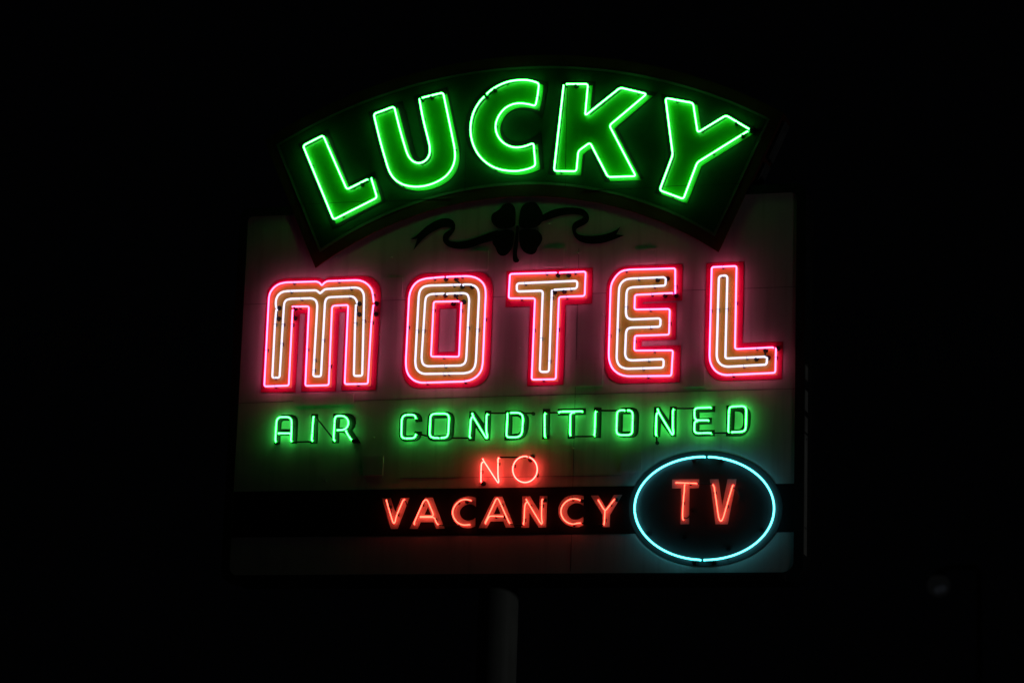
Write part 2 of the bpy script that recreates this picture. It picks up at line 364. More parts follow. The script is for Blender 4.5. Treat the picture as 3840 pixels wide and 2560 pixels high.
DATA = json.loads(r'''{"letters": [{"word": "LUCKY", "ch": "L", "d": 0.044, "tubes": [{"c": "green", "r": 0.0069, "closed": 0, "p": [[-1.0835, 2.8228], [-1.2385, 2.7526, 0.021], [-1.4393, 3.1653, 0.021], [-1.589, 3.0967, 0.021], [-1.3291, 2.5346, 0.021], [-1.0077, 2.6817, 0.021], [-1.0605, 2.8347]]}], "back": [[[-1.639, 3.1212], [-1.4142, 3.2199], [-1.232, 2.8097], [-1.0421, 2.8885], [-0.9504, 2.666], [-1.3437, 2.4674]]], "sup": [[-1.5146, 2.9425], [-1.4028, 3.0994], [-1.1908, 2.7654], [-1.0302, 2.7279], [-1.2582, 2.5576]], "hou": [[-1.0632, 2.8329], [-1.1332, 2.7909]], "jump": [], "fill": [[-1.0675, 2.8083, 99], [-1.2226, 2.738, 0.0], [-1.4234, 3.151, 0.0], [-1.5732, 3.0823, 0.0], [-1.3133, 2.5199, 0.0], [-0.9916, 2.6672, 0.0], [-1.0445, 2.8203, 99]]},
{"word": "LUCKY", "ch": "U", "d": 0.044, "tubes": [{"c": "green", "r": 0.0069, "closed": 0, "p": [[-0.7043, 3.4047], [-0.5446, 3.4352, 0.021], [-0.4907, 3.2183], [-0.4405, 3.0099], [-0.4356, 2.9347], [-0.4572, 2.8659], [-0.5055, 2.8083], [-0.5846, 2.7672], [-0.6698, 2.7482], [-0.7459, 2.7498], [-0.8177, 2.7681], [-0.8752, 2.8039], [-0.915, 2.8529], [-0.9377, 2.9042], [-1.0, 3.0888], [-1.0609, 3.3048, 0.021], [-0.9088, 3.3523, 0.021], [-0.8548, 3.1671], [-0.8025, 3.0132], [-0.7835, 2.972], [-0.7536, 2.9384], [-0.7173, 2.9216], [-0.6769, 2.9246], [-0.6424, 2.9499], [-0.6257, 2.9892], [-0.6279, 3.0445], [-0.6608, 3.1569], [-0.6903, 3.2593], [-0.7215, 3.4027]]}], "back": [[[-1.1154, 3.3313], [-0.8557, 3.4015], [-0.7535, 3.0335, 99], [-0.7342, 2.9842, 99], [-0.7028, 2.9625, 99], [-0.678, 2.9794, 99], [-0.6735, 3.0194, 99], [-0.7779, 3.4296], [-0.5217, 3.4861], [-0.4144, 3.0564, 99], [-0.406, 2.9658, 99], [-0.4308, 2.872, 99], [-0.4886, 2.7998, 99], [-0.5675, 2.7486, 99], [-0.6576, 2.7227, 99], [-0.7488, 2.7189, 99], [-0.8309, 2.7357, 99], [-0.9042, 2.7793, 99], [-0.9582, 2.8472, 99], [-0.9872, 2.9241, 99]]], "sup": [[-0.9769, 3.3358], [-0.6848, 3.2489], [-0.4423, 3.005], [-0.8177, 2.7681], [-0.6839, 2.9219], [-0.5749, 3.4298]], "hou": [[-0.7082, 3.3957], [-0.6343, 3.4118]], "jump": [], "fill": [[-0.6879, 3.3908, 99], [-0.5281, 3.4213, 0.0], [-0.4742, 3.2043, 99], [-0.424, 2.9958, 99], [-0.4192, 2.9205, 99], [-0.4409, 2.8516, 99], [-0.4891, 2.794, 99], [-0.5683, 2.7528, 99], [-0.6535, 2.7338, 99], [-0.7297, 2.7354, 99], [-0.8016, 2.7537, 99], [-0.8591, 2.7895, 99], [-0.8989, 2.8385, 99], [-0.9215, 2.8899, 99], [-0.9838, 3.0745, 99], [-1.0447, 3.2907, 0.0], [-0.8925, 3.3383, 0.0], [-0.8386, 3.153, 99], [-0.7862, 2.999, 99], [-0.7672, 2.9578, 99], [-0.7373, 2.9241, 99], [-0.7011, 2.9073, 99], [-0.6606, 2.9103, 99], [-0.6261, 2.9357, 99], [-0.6094, 2.975, 99], [-0.6115, 3.0304, 99], [-0.6444, 3.1428, 99], [-0.6739, 3.2453, 99], [-0.7052, 3.3887, 99]]},
{"word": "LUCKY", "ch": "C", "d": 0.044, "tubes": [{"c": "green", "r": 0.0069, "closed": 0, "p": [[-0.223, 3.4047], [-0.1839, 3.4377], [-0.1247, 3.4695], [-0.0652, 3.4892], [0.0147, 3.4976], [0.0948, 3.4899], [0.1634, 3.4629, 0.021], [0.1579, 3.3831], [0.1426, 3.2959, 0.021], [0.1004, 3.3113], [0.0401, 3.3246], [-0.0197, 3.323], [-0.0789, 3.2982], [-0.1223, 3.2485], [-0.1454, 3.1897], [-0.1457, 3.1397], [-0.127, 3.0888], [-0.0904, 3.042], [-0.0395, 3.0115], [0.0106, 2.999], [0.0701, 3.0039], [0.1369, 3.0273, 0.021], [0.1424, 2.9754], [0.1558, 2.8608, 0.021], [0.1148, 2.843], [0.036, 2.8271], [-0.0536, 2.8334], [-0.1341, 2.8551], [-0.2055, 2.8984], [-0.2678, 2.9613], [-0.3108, 3.0433], [-0.331, 3.1294], [-0.3299, 3.2096], [-0.3095, 3.2889], [-0.2715, 3.3521], [-0.2346, 3.3913]]}], "back": [[[0.2227, 3.4753], [0.1857, 3.21], [0.1397, 3.2525, 99], [0.0891, 3.2773, 99], [0.0288, 3.2886, 99], [-0.031, 3.2819, 99], [-0.08, 3.2495, 99], [-0.1082, 3.1908, 99], [-0.1068, 3.1507, 99], [-0.0851, 3.0995, 99], [-0.044, 3.0654, 99], [0.0064, 3.0498, 99], [0.0661, 3.0547, 99], [0.1251, 3.0786, 99], [0.1814, 3.1205], [0.2065, 2.846], [0.1527, 2.8239, 99], [0.064, 2.8034, 99], [-0.0156, 2.8042, 99], [-0.106, 2.8234, 99], [-0.1976, 2.8706, 99], [-0.28, 2.9345, 99], [-0.3434, 3.0177, 99], [-0.3768, 3.1047, 99], [-0.3848, 3.1855, 99], [-0.3723, 3.2604, 99], [-0.3353, 3.3541, 99], [-0.2772, 3.4265, 99], [-0.1986, 3.4877, 99], [-0.109, 3.5178, 99], [0.0012, 3.5265, 99], [0.1219, 3.5093, 99]]], "sup": [[-0.0751, 3.4868], [-0.2948, 3.2981], [-0.1445, 3.1646], [-0.1391, 2.8554], [0.1454, 2.9753], [0.1555, 3.3632]], "hou": [[-0.2292, 3.3919], [-0.1673, 3.4388]], "jump": [], "fill": [[-0.2063, 3.391, 99], [-0.1672, 3.424, 99], [-0.1079, 3.4558, 99], [-0.0484, 3.4756, 99], [0.0315, 3.484, 99], [0.1117, 3.4763, 99], [0.1803, 3.4493, 0.0], [0.1748, 3.3694, 99], [0.1595, 3.2822, 0.0], [0.1172, 3.2975, 99], [0.0569, 3.3109, 99], [-0.0029, 3.3092, 99], [-0.0622, 3.2844, 99], [-0.1056, 3.2346, 99], [-0.1287, 3.1758, 99], [-0.129, 3.1258, 99], [-0.1103, 3.0748, 99], [-0.0738, 3.028, 99], [-0.0229, 2.9975, 99], [0.0273, 2.985, 99], [0.0869, 2.9899, 99], [0.1537, 3.0134, 0.0], [0.1592, 2.9615, 99], [0.1726, 2.8468, 0.0], [0.1315, 2.829, 99], [0.0527, 2.813, 99], [-0.037, 2.8193, 99], [-0.1175, 2.841, 99], [-0.1889, 2.8843, 99], [-0.2512, 2.9472, 99], [-0.2943, 3.0293, 99], [-0.3145, 3.1154, 99], [-0.3133, 3.1957, 99], [-0.2929, 3.275, 99], [-0.2549, 3.3383, 99], [-0.2179, 3.3775, 99]]},
{"word": "LUCKY", "ch": "K", "d": 0.044, "tubes": [{"c": "green", "r": 0.0069, "closed": 0, "p": [[0.3594, 3.4465], [0.5206, 3.4371, 0.021], [0.506, 3.2063, 0.021], [0.7541, 3.3968, 0.021], [0.9454, 3.3402, 0.021], [0.6824, 3.1255, 0.021], [0.8805, 2.7501, 0.021], [0.6816, 2.7538, 0.021], [0.5464, 3.0092, 0.021], [0.4636, 2.9522, 0.021], [0.4538, 2.8059, 0.021], [0.2914, 2.8167, 0.021], [0.3446, 3.4443]]}], "back": [[[0.3221, 3.4775], [0.5717, 3.463], [0.5573, 3.2943], [0.7455, 3.431], [1.0165, 3.3538], [0.7352, 3.116], [0.9313, 2.7375], [0.6518, 2.7282], [0.5411, 2.9679], [0.5065, 2.9381], [0.4911, 2.7781], [0.2404, 2.8029]]], "sup": [[0.3376, 3.2731], [0.5156, 3.4025], [0.6244, 3.2969], [0.8818, 3.3597], [0.7431, 3.0335], [0.5998, 2.9079], [0.3407, 2.8124]], "hou": [[0.3517, 3.4461], [0.4312, 3.4345]], "jump": [], "fill": [[0.3765, 3.4329, 99], [0.5377, 3.4236, 0.0], [0.523, 3.1926, 0.0], [0.7714, 3.3833, 0.0], [0.9627, 3.3268, 0.0], [0.6995, 3.1118, 0.0], [0.8977, 2.7363, 0.0], [0.6986, 2.7398, 0.0], [0.5634, 2.9954, 0.0], [0.4805, 2.9384, 0.0], [0.4707, 2.7919, 0.0], [0.3082, 2.8027, 0.0], [0.3617, 3.4308, 99]]},
{"word": "LUCKY", "ch": "Y", "d": 0.044, "tubes": [{"c": "green", "r": 0.0069, "closed": 0, "p": [[1.6741, 3.0463], [1.5091, 3.1545, 0.021], [1.3122, 3.041, 0.021], [1.2759, 3.2556, 0.021], [1.0803, 3.303, 0.021], [1.1393, 2.8908, 0.021], [1.0509, 2.6418, 0.021], [1.2199, 2.5711, 0.021], [1.3129, 2.8276, 0.021], [1.6647, 3.0351]]}], "back": [[[1.0413, 3.3465], [1.3007, 3.2756], [1.3214, 3.0751], [1.5159, 3.1871], [1.7319, 3.0437], [1.3353, 2.8088], [1.2299, 2.5389], [1.0092, 2.6314], [1.1034, 2.8905]]], "sup": [[1.159, 3.2818], [1.3407, 3.0561], [1.139, 2.9054], [1.4245, 2.891], [1.14, 2.5989]], "hou": [[1.6827, 3.0438], [1.6233, 3.006], [1.5822, 3.0978]], "jump": [], "fill": [[1.6918, 3.0329, 99], [1.5268, 3.1412, 0.0], [1.3297, 3.0275, 0.0], [1.2934, 3.2422, 0.0], [1.0977, 3.2895, 0.0], [1.1566, 2.8771, 0.0], [1.0681, 2.6279, 0.0], [1.2372, 2.5572, 0.0], [1.3303, 2.8139, 0.0], [1.6824, 3.0217, 99]]},
{"word": "MOTEL", "ch": "M", "d": 0.034, "tubes": [{"c": "pink", "r": 0.0063, "closed": 0, "p": [[-1.004, 1.9064], [-1.0139, 1.7872], [-1.0203, 1.3366, 0.0157], [-1.1924, 1.3387, 0.0157], [-1.1932, 1.9091, 0.0157], [-1.3133, 1.9064, 0.0215], [-1.311, 1.3344, 0.0157], [-1.4868, 1.3336, 0.0157], [-1.488, 1.9086, 0.0157], [-1.6195, 1.9107]]},
{"c": "pink", "r": 0.0063, "closed": 0, "p": [[-1.6108, 1.8918], [-1.6115, 1.3389, 0.0157], [-1.7965, 1.3376, 0.0157], [-1.7961, 1.9764], [-1.7905, 2.0174], [-1.7652, 2.0539], [-1.7277, 2.0803], [-1.6738, 2.0904], [-1.6117, 2.0896], [-1.4376, 2.0878], [-1.4139, 2.0765], [-1.399, 2.0559], [-1.3852, 2.0725], [-1.3605, 2.088], [-1.1342, 2.0873], [-1.0917, 2.0783], [-1.0485, 2.0508], [-1.0202, 2.0127], [-1.01, 1.9717], [-1.0031, 1.9197]]},
{"c": "white", "r": 0.0073, "closed": 0, "p": [[-1.735, 1.8959], [-1.7398, 1.7955], [-1.7395, 1.3989, 0.0157], [-1.6839, 1.3975, 0.0157], [-1.6785, 1.9127], [-1.6762, 1.9425], [-1.6632, 1.9607], [-1.6326, 1.9686], [-1.4702, 1.9675], [-1.4386, 1.953], [-1.4254, 1.9191], [-1.4304, 1.4005, 0.0157], [-1.3729, 1.399, 0.0157], [-1.3683, 1.932], [-1.3619, 1.9578], [-1.3395, 1.9704], [-1.1671, 1.9712], [-1.1395, 1.9539], [-1.1241, 1.9179]]},
{"c": "white", "r": 0.0073, "closed": 0, "p": [[-1.1353, 1.9116], [-1.1352, 1.7763], [-1.1267, 1.3956, 0.0157], [-1.0646, 1.3954, 0.0157], [-1.0764, 1.9592], [-1.0825, 1.9927], [-1.1045, 2.0231], [-1.1394, 2.034], [-1.3731, 2.0304], [-1.3953, 2.011], [-1.4101, 1.9989], [-1.4263, 2.0159], [-1.4421, 2.0239], [-1.6588, 2.0263], [-1.6974, 2.0216], [-1.7273, 2.0002], [-1.7411, 1.9671], [-1.7417, 1.9335], [-1.7354, 1.9034]]}], "back": [[[-1.8325, 1.3009], [-1.8261, 2.0003, 99], [-1.8207, 2.0452, 99], [-1.7881, 2.0928, 99], [-1.7426, 2.1175, 99], [-1.6886, 2.1268, 99], [-1.4557, 2.1235, 99], [-1.4206, 2.117, 99], [-1.393, 2.1063, 0.0429], [-1.3668, 2.1225, 99], [-1.3322, 2.125, 99], [-1.0941, 2.1237, 99], [-1.0363, 2.1127, 99], [-0.9913, 2.0791, 99], [-0.9663, 2.0299, 99], [-0.9617, 1.9779, 99], [-0.9697, 1.2962], [-1.2255, 1.2995], [-1.2238, 1.8645], [-1.2661, 1.8659], [-1.268, 1.2961], [-1.5261, 1.2994], [-1.5262, 1.8647], [-1.5664, 1.8646], [-1.572, 1.2961]]], "sup": [[-1.6156, 2.0898], [-1.2759, 2.0864], [-1.0094, 1.9753], [-1.0135, 1.7784], [-1.7952, 1.6002], [-1.7154, 1.3371], [-1.5622, 1.9103], [-1.6144, 1.7826], [-1.4879, 1.5988], [-1.2598, 1.9098], [-1.3131, 1.4723], [-1.0975, 1.3371], [-1.6339, 2.0254], [-1.1814, 2.0333], [-1.0735, 1.7928], [-1.7393, 1.7865], [-1.6772, 1.7846], [-1.6798, 1.6436], [-1.5512, 1.9658], [-1.1862, 1.9726], [-1.3728, 1.6618], [-1.4302, 1.5197], [-1.4326, 1.4447], [-1.1352, 1.7763], [-1.7186, 1.3984]], "hou": [[-0.992, 1.9178], [-0.9924, 1.841], [-1.722, 1.9095], [-1.7217, 1.8304], [-1.5999, 1.9032], [-1.5978, 1.8309], [-1.1179, 1.9205], [-1.1159, 1.8428]], "jump": [], "inner": [[-1.8038, 1.3289], [-1.8008, 1.9916, 99], [-1.7915, 2.0361, 99], [-1.7586, 2.0762, 99], [-1.7129, 2.0948, 99], [-1.6588, 2.1003, 99], [-1.4418, 2.0947, 99], [-1.4143, 2.084, 99], [-1.3994, 2.0633, 0.0286], [-1.3855, 2.08, 99], [-1.3609, 2.0955, 99], [-1.1268, 2.0929, 99], [-1.0804, 2.0816, 99], [-1.0373, 2.0541, 99], [-1.0086, 2.0086, 99], [-1.0005, 1.9639, 99], [-1.007, 1.3268], [-1.2041, 1.3288], [-1.2016, 1.8931], [-1.3051, 1.8943], [-1.3006, 1.3239], [-1.497, 1.3243], [-1.4975, 1.8977], [-1.6049, 1.8983], [-1.5993, 1.3268]]},
{"word": "MOTEL", "ch": "O", "d": 0.034, "tubes": [{"c": "pink", "r": 0.0063, "closed": 0, "p": [[-0.4762, 2.0869], [-0.3116, 2.0868], [-0.2552, 2.0744], [-0.2094, 2.0427], [-0.1858, 2.0053], [-0.1789, 1.9575], [-0.1832, 1.4635], [-0.191, 1.4096], [-0.2191, 1.3706], [-0.2625, 1.3443], [-0.314, 1.3355], [-0.6301, 1.3341], [-0.6793, 1.3498], [-0.7182, 1.3835], [-0.7386, 1.4241], [-0.7462, 1.4789], [-0.7415, 1.9476], [-0.7342, 1.9916], [-0.7098, 2.0387], [-0.6747, 2.0669], [-0.6262, 2.0799], [-0.4859, 2.0873]]},
{"c": "white", "r": 0.0073, "closed": 0, "p": [[-0.3518, 2.0236], [-0.3392, 2.0269], [-0.2907, 2.0251], [-0.2544, 2.0114], [-0.2333, 1.9813], [-0.228, 1.9373], [-0.2338, 1.4721], [-0.2413, 1.4326], [-0.2647, 1.4043], [-0.3087, 1.3932], [-0.6102, 1.3967], [-0.6443, 1.4092], [-0.6679, 1.4367], [-0.677, 1.477], [-0.6704, 1.9599], [-0.6628, 1.9964], [-0.6389, 2.0214], [-0.5978, 2.0288], [-0.3631, 2.0262]]},
{"c": "white", "r": 0.0073, "closed": 0, "p": [[-0.4693, 1.9647], [-0.3407, 1.9653], [-0.3128, 1.9563], [-0.2981, 1.9214], [-0.305, 1.4958], [-0.3127, 1.4634], [-0.3404, 1.449], [-0.5899, 1.4506], [-0.6204, 1.4645], [-0.6317, 1.5049], [-0.6211, 1.9141], [-0.6158, 1.9507], [-0.5841, 1.9665], [-0.4813, 1.9666]]},
{"c": "pink", "r": 0.0063, "closed": 0, "p": [[-0.3707, 1.9078], [-0.5579, 1.9105, 0.0157], [-0.5627, 1.519, 0.0157], [-0.3576, 1.5118, 0.0157], [-0.3555, 1.9014]]}], "back": [[[-0.7774, 1.9974, 99], [-0.7642, 2.045, 99], [-0.721, 2.0989, 99], [-0.6541, 2.126, 99], [-0.2409, 2.1203, 99], [-0.1957, 2.1069, 99], [-0.1534, 2.0671, 99], [-0.1373, 2.0079, 99], [-0.1391, 1.4332, 99], [-0.1482, 1.3757, 99], [-0.1871, 1.3261, 99], [-0.2527, 1.2989, 99], [-0.6659, 1.3004, 99], [-0.7152, 1.3139, 99], [-0.7623, 1.3624, 99], [-0.7813, 1.4212, 99]], [[-0.5219, 1.8657], [-0.396, 1.8645], [-0.3972, 1.5549], [-0.5226, 1.5556]]], "sup": [[-0.5639, 2.0835], [-0.3602, 2.0886], [-0.1779, 1.7766], [-0.7456, 1.7362], [-0.5875, 1.333], [-0.3103, 1.3354], [-0.5571, 1.8518], [-0.3564, 1.8452], [-0.473, 1.515], [-0.4178, 2.0282], [-0.6729, 1.7083], [-0.2271, 1.7018], [-0.4669, 1.3951], [-0.4313, 1.3964], [-0.5481, 1.9667], [-0.3654, 1.9655], [-0.6263, 1.7068], [-0.2997, 1.7186], [-0.4579, 1.4507]], "hou": [[-0.4817, 2.077], [-0.4052, 2.0742], [-0.3597, 2.0182], [-0.2864, 2.0155], [-0.4809, 1.9578], [-0.4038, 1.9566], [-0.3444, 1.9069], [-0.421, 1.897]], "jump": [], "inner": [[-0.7518, 1.9775, 99], [-0.7424, 2.0066, 99], [-0.7119, 2.0535, 99], [-0.6714, 2.0793, 99], [-0.6191, 2.0892, 99], [-0.3118, 2.0941, 99], [-0.2517, 2.0824, 99], [-0.2045, 2.0499, 99], [-0.1785, 2.0087, 99], [-0.1715, 1.9572, 99], [-0.1759, 1.4633, 99], [-0.1834, 1.4058, 99], [-0.2152, 1.3633, 99], [-0.2622, 1.3356, 99], [-0.3137, 1.3283, 99], [-0.6298, 1.3261, 99], [-0.685, 1.3427, 99], [-0.7255, 1.3786, 99], [-0.7476, 1.4243, 99], [-0.7544, 1.4791, 99]], "innerhole": [[-0.5485, 1.8999], [-0.3629, 1.898], [-0.3669, 1.5222], [-0.5534, 1.5289]]},
{"word": "MOTEL", "ch": "T", "d": 0.034, "tubes": [{"c": "pink", "r": 0.0063, "closed": 0, "p": [[0.3448, 2.0867], [0.5367, 2.0868, 0.0157], [0.5339, 1.9146, 0.0157], [0.3504, 1.9137, 0.0157], [0.3444, 1.3346, 0.0157], [0.1725, 1.3361, 0.0157], [0.1784, 1.9102, 0.0157], [-0.0117, 1.9167, 0.0157], [-0.0078, 2.0902, 0.0157], [0.3301, 2.0872]]},
{"c": "white", "r": 0.0073, "closed": 0, "p": [[0.3102, 1.9659], [0.4779, 1.9694, 0.02], [0.4794, 2.0236, 0.02], [0.044, 2.0204, 0.02], [0.0458, 1.9628, 0.02], [0.2333, 1.9628, 0.02], [0.2286, 1.3891, 0.02], [0.2941, 1.3874, 0.02], [0.2984, 1.9663]]}], "back": [[[-0.0415, 2.1195], [0.5781, 2.1204], [0.5795, 1.8667], [0.3917, 1.8637], [0.3914, 1.2995], [0.1328, 1.298], [0.1366, 1.8613], [-0.042, 1.8622]]], "sup": [[0.2538, 2.0893], [0.458, 2.0861], [0.0783, 1.9136], [0.4044, 1.9155], [0.1771, 1.6879], [0.351, 1.6883], [0.2535, 1.3355], [0.103, 2.019], [0.4329, 1.9666], [0.2986, 1.9104], [0.2309, 1.6263], [0.2955, 1.4648]], "hou": [[0.3327, 2.075], [0.4103, 2.0736], [0.3105, 1.9536], [0.3821, 1.9569]], "jump": [], "inner": [[-0.0177, 2.0994], [0.5459, 2.0959], [0.5436, 1.9049], [0.3602, 1.9039], [0.3541, 1.3243], [0.1626, 1.3263], [0.1692, 1.9003], [-0.0218, 1.9069]]},
{"word": "MOTEL", "ch": "E", "d": 0.034, "tubes": [{"c": "pink", "r": 0.0063, "closed": 0, "p": [[1.1562, 1.9139], [0.89, 1.9095, 0.0157], [0.8887, 1.8069, 0.0157], [1.1362, 1.803, 0.0157], [1.1354, 1.6234, 0.0157], [0.8956, 1.6228, 0.0157], [0.8936, 1.5195, 0.0157], [1.1637, 1.5139, 0.0157], [1.1565, 1.3371, 0.0157], [0.8396, 1.3425], [0.7855, 1.3602], [0.7416, 1.3991], [0.7203, 1.4495], [0.7148, 1.496], [0.7173, 1.9623], [0.725, 2.0017], [0.7549, 2.0512], [0.7903, 2.081], [0.8371, 2.0893], [1.1694, 2.0862, 0.0157], [1.1729, 1.8975]]},
{"c": "white", "r": 0.0073, "closed": 0, "p": [[1.0948, 2.0265], [0.8637, 2.0256], [0.8242, 2.022], [0.7936, 2.0014], [0.7785, 1.971], [0.7758, 1.9314], [0.7708, 1.4695], [0.778, 1.4373], [0.7987, 1.4097], [0.8384, 1.3944], [1.1, 1.3952, 0.0186], [1.101, 1.4547, 0.0186], [0.8729, 1.4517], [0.8441, 1.4604], [0.8298, 1.4892], [0.8327, 1.6462], [0.8407, 1.6731], [0.8678, 1.6808], [1.073, 1.6808, 0.0186], [1.0733, 1.7393, 0.0186], [0.8665, 1.7381], [0.8375, 1.7498], [0.8289, 1.7823], [0.8299, 1.926], [0.8379, 1.9545], [0.8687, 1.9642], [1.1031, 1.9673, 0.0157], [1.1048, 2.0261]]}], "back": [[[0.6798, 1.9645, 99], [0.686, 2.0076, 99], [0.7015, 2.0541, 99], [0.7418, 2.0997, 99], [0.8028, 2.1228, 99], [1.2147, 2.1238], [1.2137, 1.8654], [0.9382, 1.8654], [0.9385, 1.8532], [1.1747, 1.8538], [1.176, 1.5933], [0.9369, 1.5933], [0.9363, 1.554], [1.2101, 1.5546], [1.2098, 1.2967], [0.7858, 1.2981, 99], [0.7388, 1.3136, 99], [0.6982, 1.3573, 99], [0.6785, 1.4256, 99]]], "sup": [[0.8212, 2.087], [1.0076, 1.9126], [0.9977, 1.804], [1.1696, 1.9607], [1.1367, 1.7045], [0.718, 1.6318], [0.8935, 1.5872], [1.0322, 1.5155], [0.9909, 1.3407], [0.9126, 2.0274], [1.0244, 1.9644], [0.8286, 1.8275], [1.0038, 1.6802], [0.7711, 1.6695], [0.9943, 1.4541], [0.9577, 1.3947]], "hou": [[1.1106, 2.0211], [1.0427, 2.0164], [1.1736, 1.9019], [1.0971, 1.9032]], "jump": [], "inner": [[0.708, 1.9554, 99], [0.7169, 2.0093, 99], [0.7475, 2.0587, 99], [0.7865, 2.0898, 99], [0.8369, 2.098, 99], [1.1792, 2.0952], [1.1756, 1.9046], [0.8988, 1.9006], [0.8971, 1.8152], [1.1446, 1.8113], [1.1441, 1.6146], [0.9044, 1.614], [0.902, 1.5278], [1.1721, 1.5221], [1.1651, 1.3277], [0.8362, 1.3341, 99], [0.7821, 1.3518, 99], [0.7345, 1.3943, 99], [0.7117, 1.4462, 99], [0.7062, 1.4963, 99]]},
{"word": "MOTEL", "ch": "L", "d": 0.034, "tubes": [{"c": "pink", "r": 0.0063, "closed": 0, "p": [[1.8558, 1.5144], [1.5929, 1.51, 0.0157], [1.5956, 2.0866, 0.0157], [1.4239, 2.0853, 0.0157], [1.4181, 1.4656], [1.4237, 1.4232], [1.4455, 1.3782], [1.4811, 1.3463], [1.5268, 1.3324], [1.8702, 1.3396, 0.0157], [1.8725, 1.5139]]},
{"c": "white", "r": 0.0073, "closed": 0, "p": [[1.8023, 1.4514], [1.5273, 1.4471, 0.0157], [1.533, 2.024, 0.0215], [1.4744, 2.0212, 0.0215], [1.4673, 1.4642], [1.4763, 1.4288], [1.4999, 1.4021], [1.5365, 1.3898], [1.8099, 1.3972, 0.0157], [1.8134, 1.451]]}], "back": [[[1.3792, 2.1225], [1.6405, 2.1233], [1.6381, 1.5569], [1.9151, 1.5572], [1.9086, 1.3015], [1.4958, 1.2993, 99], [1.4499, 1.3132, 99], [1.4093, 1.3495, 99], [1.3831, 1.3995, 99], [1.3772, 1.4562, 99]]], "sup": [[1.5003, 2.086], [1.5955, 1.8317], [1.4201, 1.7843], [1.741, 1.5128], [1.8704, 1.4459], [1.5814, 1.3345], [1.4977, 2.0239], [1.4695, 1.7877], [1.5307, 1.7892], [1.6741, 1.45], [1.6532, 1.3923]], "hou": [[1.8788, 1.5094], [1.7981, 1.5011], [1.8168, 1.4493], [1.7361, 1.4431]], "jump": [], "inner": [[1.4145, 2.0949], [1.6053, 2.0963], [1.6019, 1.5189], [1.8821, 1.5234], [1.8786, 1.3303], [1.527, 1.3233, 99], [1.4777, 1.3386, 99], [1.4385, 1.3734, 99], [1.4152, 1.4234, 99], [1.4089, 1.4659, 99]]},
{"word": "AIR CONDITIONED", "ch": "A", "d": 0.028, "tubes": [{"c": "green", "r": 0.0068, "closed": 0, "p": [[-1.685, 0.9296], [-1.6947, 0.9482], [-1.694, 1.0018], [-1.693, 1.0798], [-1.6889, 1.0993], [-1.6728, 1.1146], [-1.6113, 1.1147], [-1.5877, 1.1045], [-1.5789, 1.0823], [-1.5762, 0.9995], [-1.5785, 0.946], [-1.5678, 0.9361]]},
{"c": "green", "r": 0.0068, "closed": 0, "p": [[-1.6795, 0.9991], [-1.5873, 0.9973]]}], "back": [[[-1.712, 0.9268], [-1.7078, 1.0903, 99], [-1.699, 1.117, 99], [-1.6717, 1.136, 99], [-1.5794, 1.1354, 99], [-1.5504, 1.1187, 99], [-1.5412, 1.0892, 99], [-1.5405, 0.926], [-1.5865, 0.9269], [-1.587, 0.9853], [-1.6664, 0.9868], [-1.6668, 0.9259]], [[-1.6653, 1.0332], [-1.6636, 1.0795, 99], [-1.6551, 1.0926, 99], [-1.5874, 1.0926], [-1.5853, 1.0316]]], "sup": [[-1.5776, 1.057], [-1.6947, 0.9969]], "hou": [[-1.687, 0.9319]], "jump": [[[[-1.5628, 0.9337], [-1.4966, 0.9334], [-1.4279, 0.9331]], 0.03]], "pos": 1},
{"word": "AIR CONDITIONED", "ch": "I", "d": 0.028, "tubes": [{"c": "green", "r": 0.0068, "closed": 0, "p": [[-1.4175, 1.1169], [-1.4213, 0.9392]]}], "back": [[[-1.4425, 1.1368], [-1.3915, 1.1357], [-1.3877, 0.9241], [-1.4401, 0.9251]]], "sup": [[-1.4215, 0.994]], "hou": [], "jump": [[[[-1.4011, 1.1098], [-1.3609, 1.0677], [-1.3125, 1.0109], [-1.2643, 0.9566]], 0.03]], "pos": 2},
{"word": "AIR CONDITIONED", "ch": "R", "d": 0.028, "tubes": [{"c": "green", "r": 0.0068, "closed": 0, "p": [[-1.254, 0.9374], [-1.2589, 0.9545], [-1.2576, 1.0659], [-1.2565, 1.095], [-1.2496, 1.1103], [-1.2296, 1.1148], [-1.1966, 1.1131], [-1.1707, 1.1004], [-1.1555, 1.0758], [-1.1543, 1.0516], [-1.1634, 1.03], [-1.1819, 1.0159], [-1.207, 1.0125], [-1.2399, 1.0136]]},
{"c": "green", "r": 0.0068, "closed": 0, "p": [[-1.1741, 1.0109], [-1.1495, 0.9693], [-1.1228, 0.9383]]}], "back": [[[-1.2786, 1.1347], [-1.1646, 1.1347, 99], [-1.1312, 1.1242, 99], [-1.1124, 1.0995, 99], [-1.1094, 1.068, 99], [-1.1145, 1.0366, 99], [-1.1312, 1.0151], [-1.0639, 0.9219], [-1.1209, 0.923], [-1.1804, 0.987, 99], [-1.1961, 0.998, 99], [-1.2265, 1.0001], [-1.2255, 0.924], [-1.2761, 0.9249]], [[-1.2271, 1.0971], [-1.1805, 1.0961, 99], [-1.1585, 1.0811, 99], [-1.156, 1.0592, 99], [-1.1776, 1.0354, 99], [-1.2272, 1.0355]]], "sup": [[-1.2574, 1.061], [-1.1444, 0.9692]], "hou": [[-1.1184, 0.9386]], "jump": [], "pos": 3},
